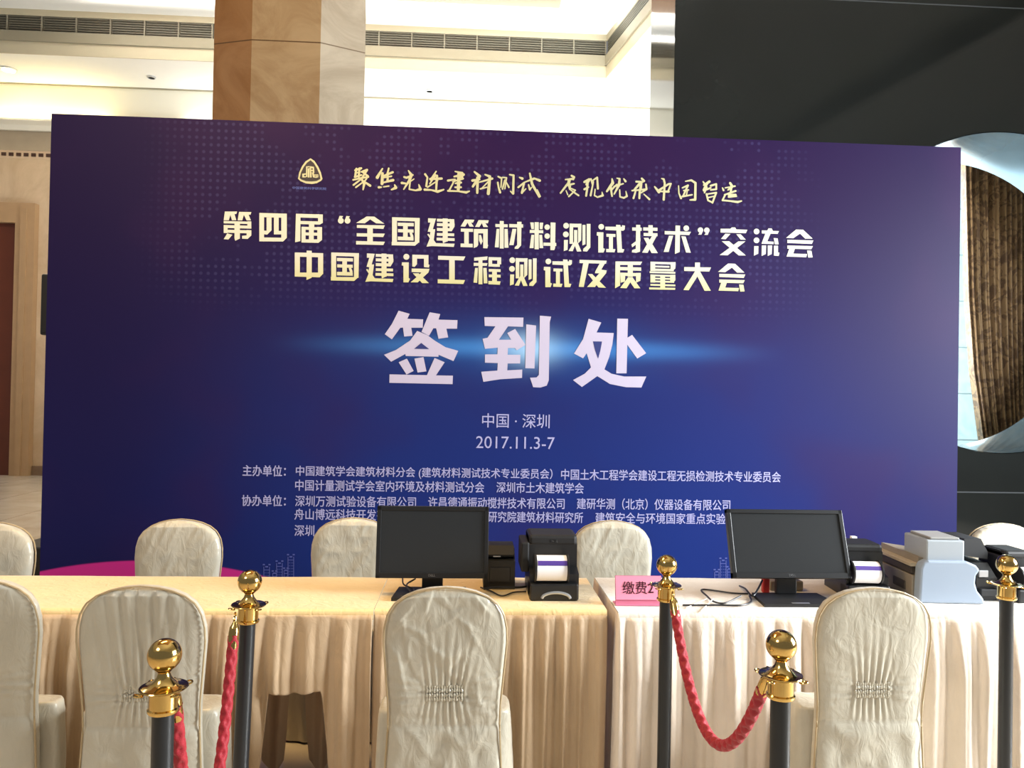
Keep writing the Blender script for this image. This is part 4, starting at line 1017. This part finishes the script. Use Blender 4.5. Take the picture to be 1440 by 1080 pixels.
cable([(676, 826, 0), (690, 831, 0), (706, 838, 0), (722, 833, 0), (740, 832, 0)], .003, M_black, 'black cable running from the receipt printer to the label printer')
cable([(680, 828, .01), (700, 826, .012), (730, 826, .01), (744, 824, .0)], .0045, M_black, 'thick black cable in front of the receipt printer')

# pink sign
A = PZ(866, 852, TZ+.006); B = PZ(932, 853, TZ+.006); w = float(B[0]-A[0])
o = empty('counter_sign', (float(A[0]+B[0])/2, float(A[1]), TZ+.007), label='pink table sign reading 缴费2 behind the middle barrier post', cat='sign')
hh = 41*2.92/CF
MB().prism([(0, 0), (.06, 0), (.06, .003), (.012, .003), (.026, hh), (.023, hh), (.004, .006)], 'x', -w/2, w/2).build('holder', M_pinkf, o)
cd = MB().prism([(.0030, .022), (.0225, hh-.001), (.0213, hh-.001), (.0018, .022)], 'x', -w/2+.001, w/2-.001).build('card', M_pink, o)
me = text_mesh('缴费2', .004); vv = np.array([v.co[:] for v in me.vertices]); mn_, mx_ = vv.min(0), vv.max(0)
for v in me.vertices:
    u = (v.co.x-mn_[0])/(mx_[0]-mn_[0]); t = (v.co.y-mn_[1])/(mx_[1]-mn_[1]); zz_ = .043+.046*t
    v.co = (-w/2+.027+u*.120, .0016+(zz_-.022)/(hh-.022)*.0195-.0012, zz_)
me.materials.clear(); link('lettering', me, M_ink, cd, False)

# speaker and case peeping out behind the backdrop on the left
p = PY(57, 430, 5.5)
o = empty('loudspeaker', (float(p[0])+.130, 5.5, 0), label='black loudspeaker on a stand peeping out behind the backdrop left edge', cat='loudspeaker')
zb_, zt_ = float(PY(62, 471, 5.41)[2]), float(PY(62, 385, 5.41)[2])
MB().box(-.085, -.09, zb_, .15, .14, zt_, .012).build('cabinet', M_black, o)
MB().box(-.075, -.094, zb_+.015, .14, -.089, zt_-.015, .002).build('grille', M_blackm, o)
MB().lathe([(.018, 0.02), (.018, zb_)], (.05, .03, 0), 16).build('pole', M_black, o, True)
for i in range(3):
    a = 2*pi*i/3+.4
    MB().tube([(.05, .03, .5), (.05+.25*math.cos(a), .03+.25*math.sin(a), .012)], .011, 8).build('leg', M_black, o)
p = PY(50, 763, 4.75)
o = tag(MB().box(float(p[0])-.06, 4.70, 0, float(PY(66, 763, 4.75)[0])+.10, 5.0, float(p[2]), .01).build('equipment_case', M_case), 'black equipment case beside the backdrop foot, behind the leftmost far chair', 'case')
o.location.y = -.08

# ------------------------------------------------------------------ lights
def area(name, loc, tgt, sx_, sy_, power, col):
    l = bpy.data.lights.new(name, 'AREA'); l.shape = 'RECTANGLE'; l.size = sx_; l.size_y = sy_; l.energy = power; l.color = col
    o = bpy.data.objects.new(name, l); COL.objects.link(o); o.location = loc
    o.rotation_euler = (Vector(tgt)-Vector(loc)).to_track_quat('-Z', 'Y').to_euler(); return o
area('daylight_window_right', (5.6, 2.0, 2.3), (0.9, 3.0, .75), 2.4, 2.2, 900, (.92, .97, 1))
area('ceiling_lamp_warm', (-1.5, 3.45, 4.5), (-1.3, 3.2, .7), 1.6, .4, 115, (1, .66, .28))
area('front_fill', (-3.4, -.6, 4.9), (-.2, 3.2, .7), 1.6, 1.2, 100, (1, .95, .88))  # unseen fill lamp added at front left to light chairs and pleats
area('far_hall_fill', (2.6, 9.6, 1.2), (2.6, 9.9, 7), 4, 3, 1150, (.93, .97, 1))  # added fill hidden behind the backdrop, brightens the far ceiling
area('far_hall_downlights', (-6.0, 10.2, ZS-.15), (-6.0, 10.6, 0), 3, 1, 110, (1, .95, .86))
area('far_hall_fill_left', (-7, 9.3, 1.5), (-6, 11, 7), 3, 3, 48, (.92, .97, 1))  # second hidden fill, added for the left of the far hall
area('cove_lamp', (-7.4, YB-.14, zc1+.06), (-7.4, YB-.02, ZS), 2.2, .06, 14, (1, .84, .42))
area('cove_lamp_middle', (1, YB-.14, zc1+.06), (1, YB-.02, ZS), 12, .06, 45, (.97, .99, 1))
area('coffer_cove', (-2, (float(pc[1])+yS)/2-.05, ZC-.35), (-2, (float(pc[1])+yS)/2-.3, ZC), 8, .3, 190, (1, .99, .97))
area('window_daylight', (gcx+.2, YW-.08, 2.6), (gcx-.2, YG-2, 1.8), 2.2, 3.2, 110, (.8, .93, 1))
W = bpy.data.worlds.new('World'); SC.world = W; W.use_nodes = True
W.node_tree.nodes['Background'].inputs[0].default_value = (.95, .97, 1, 1); W.node_tree.nodes['Background'].inputs[1].default_value = .22
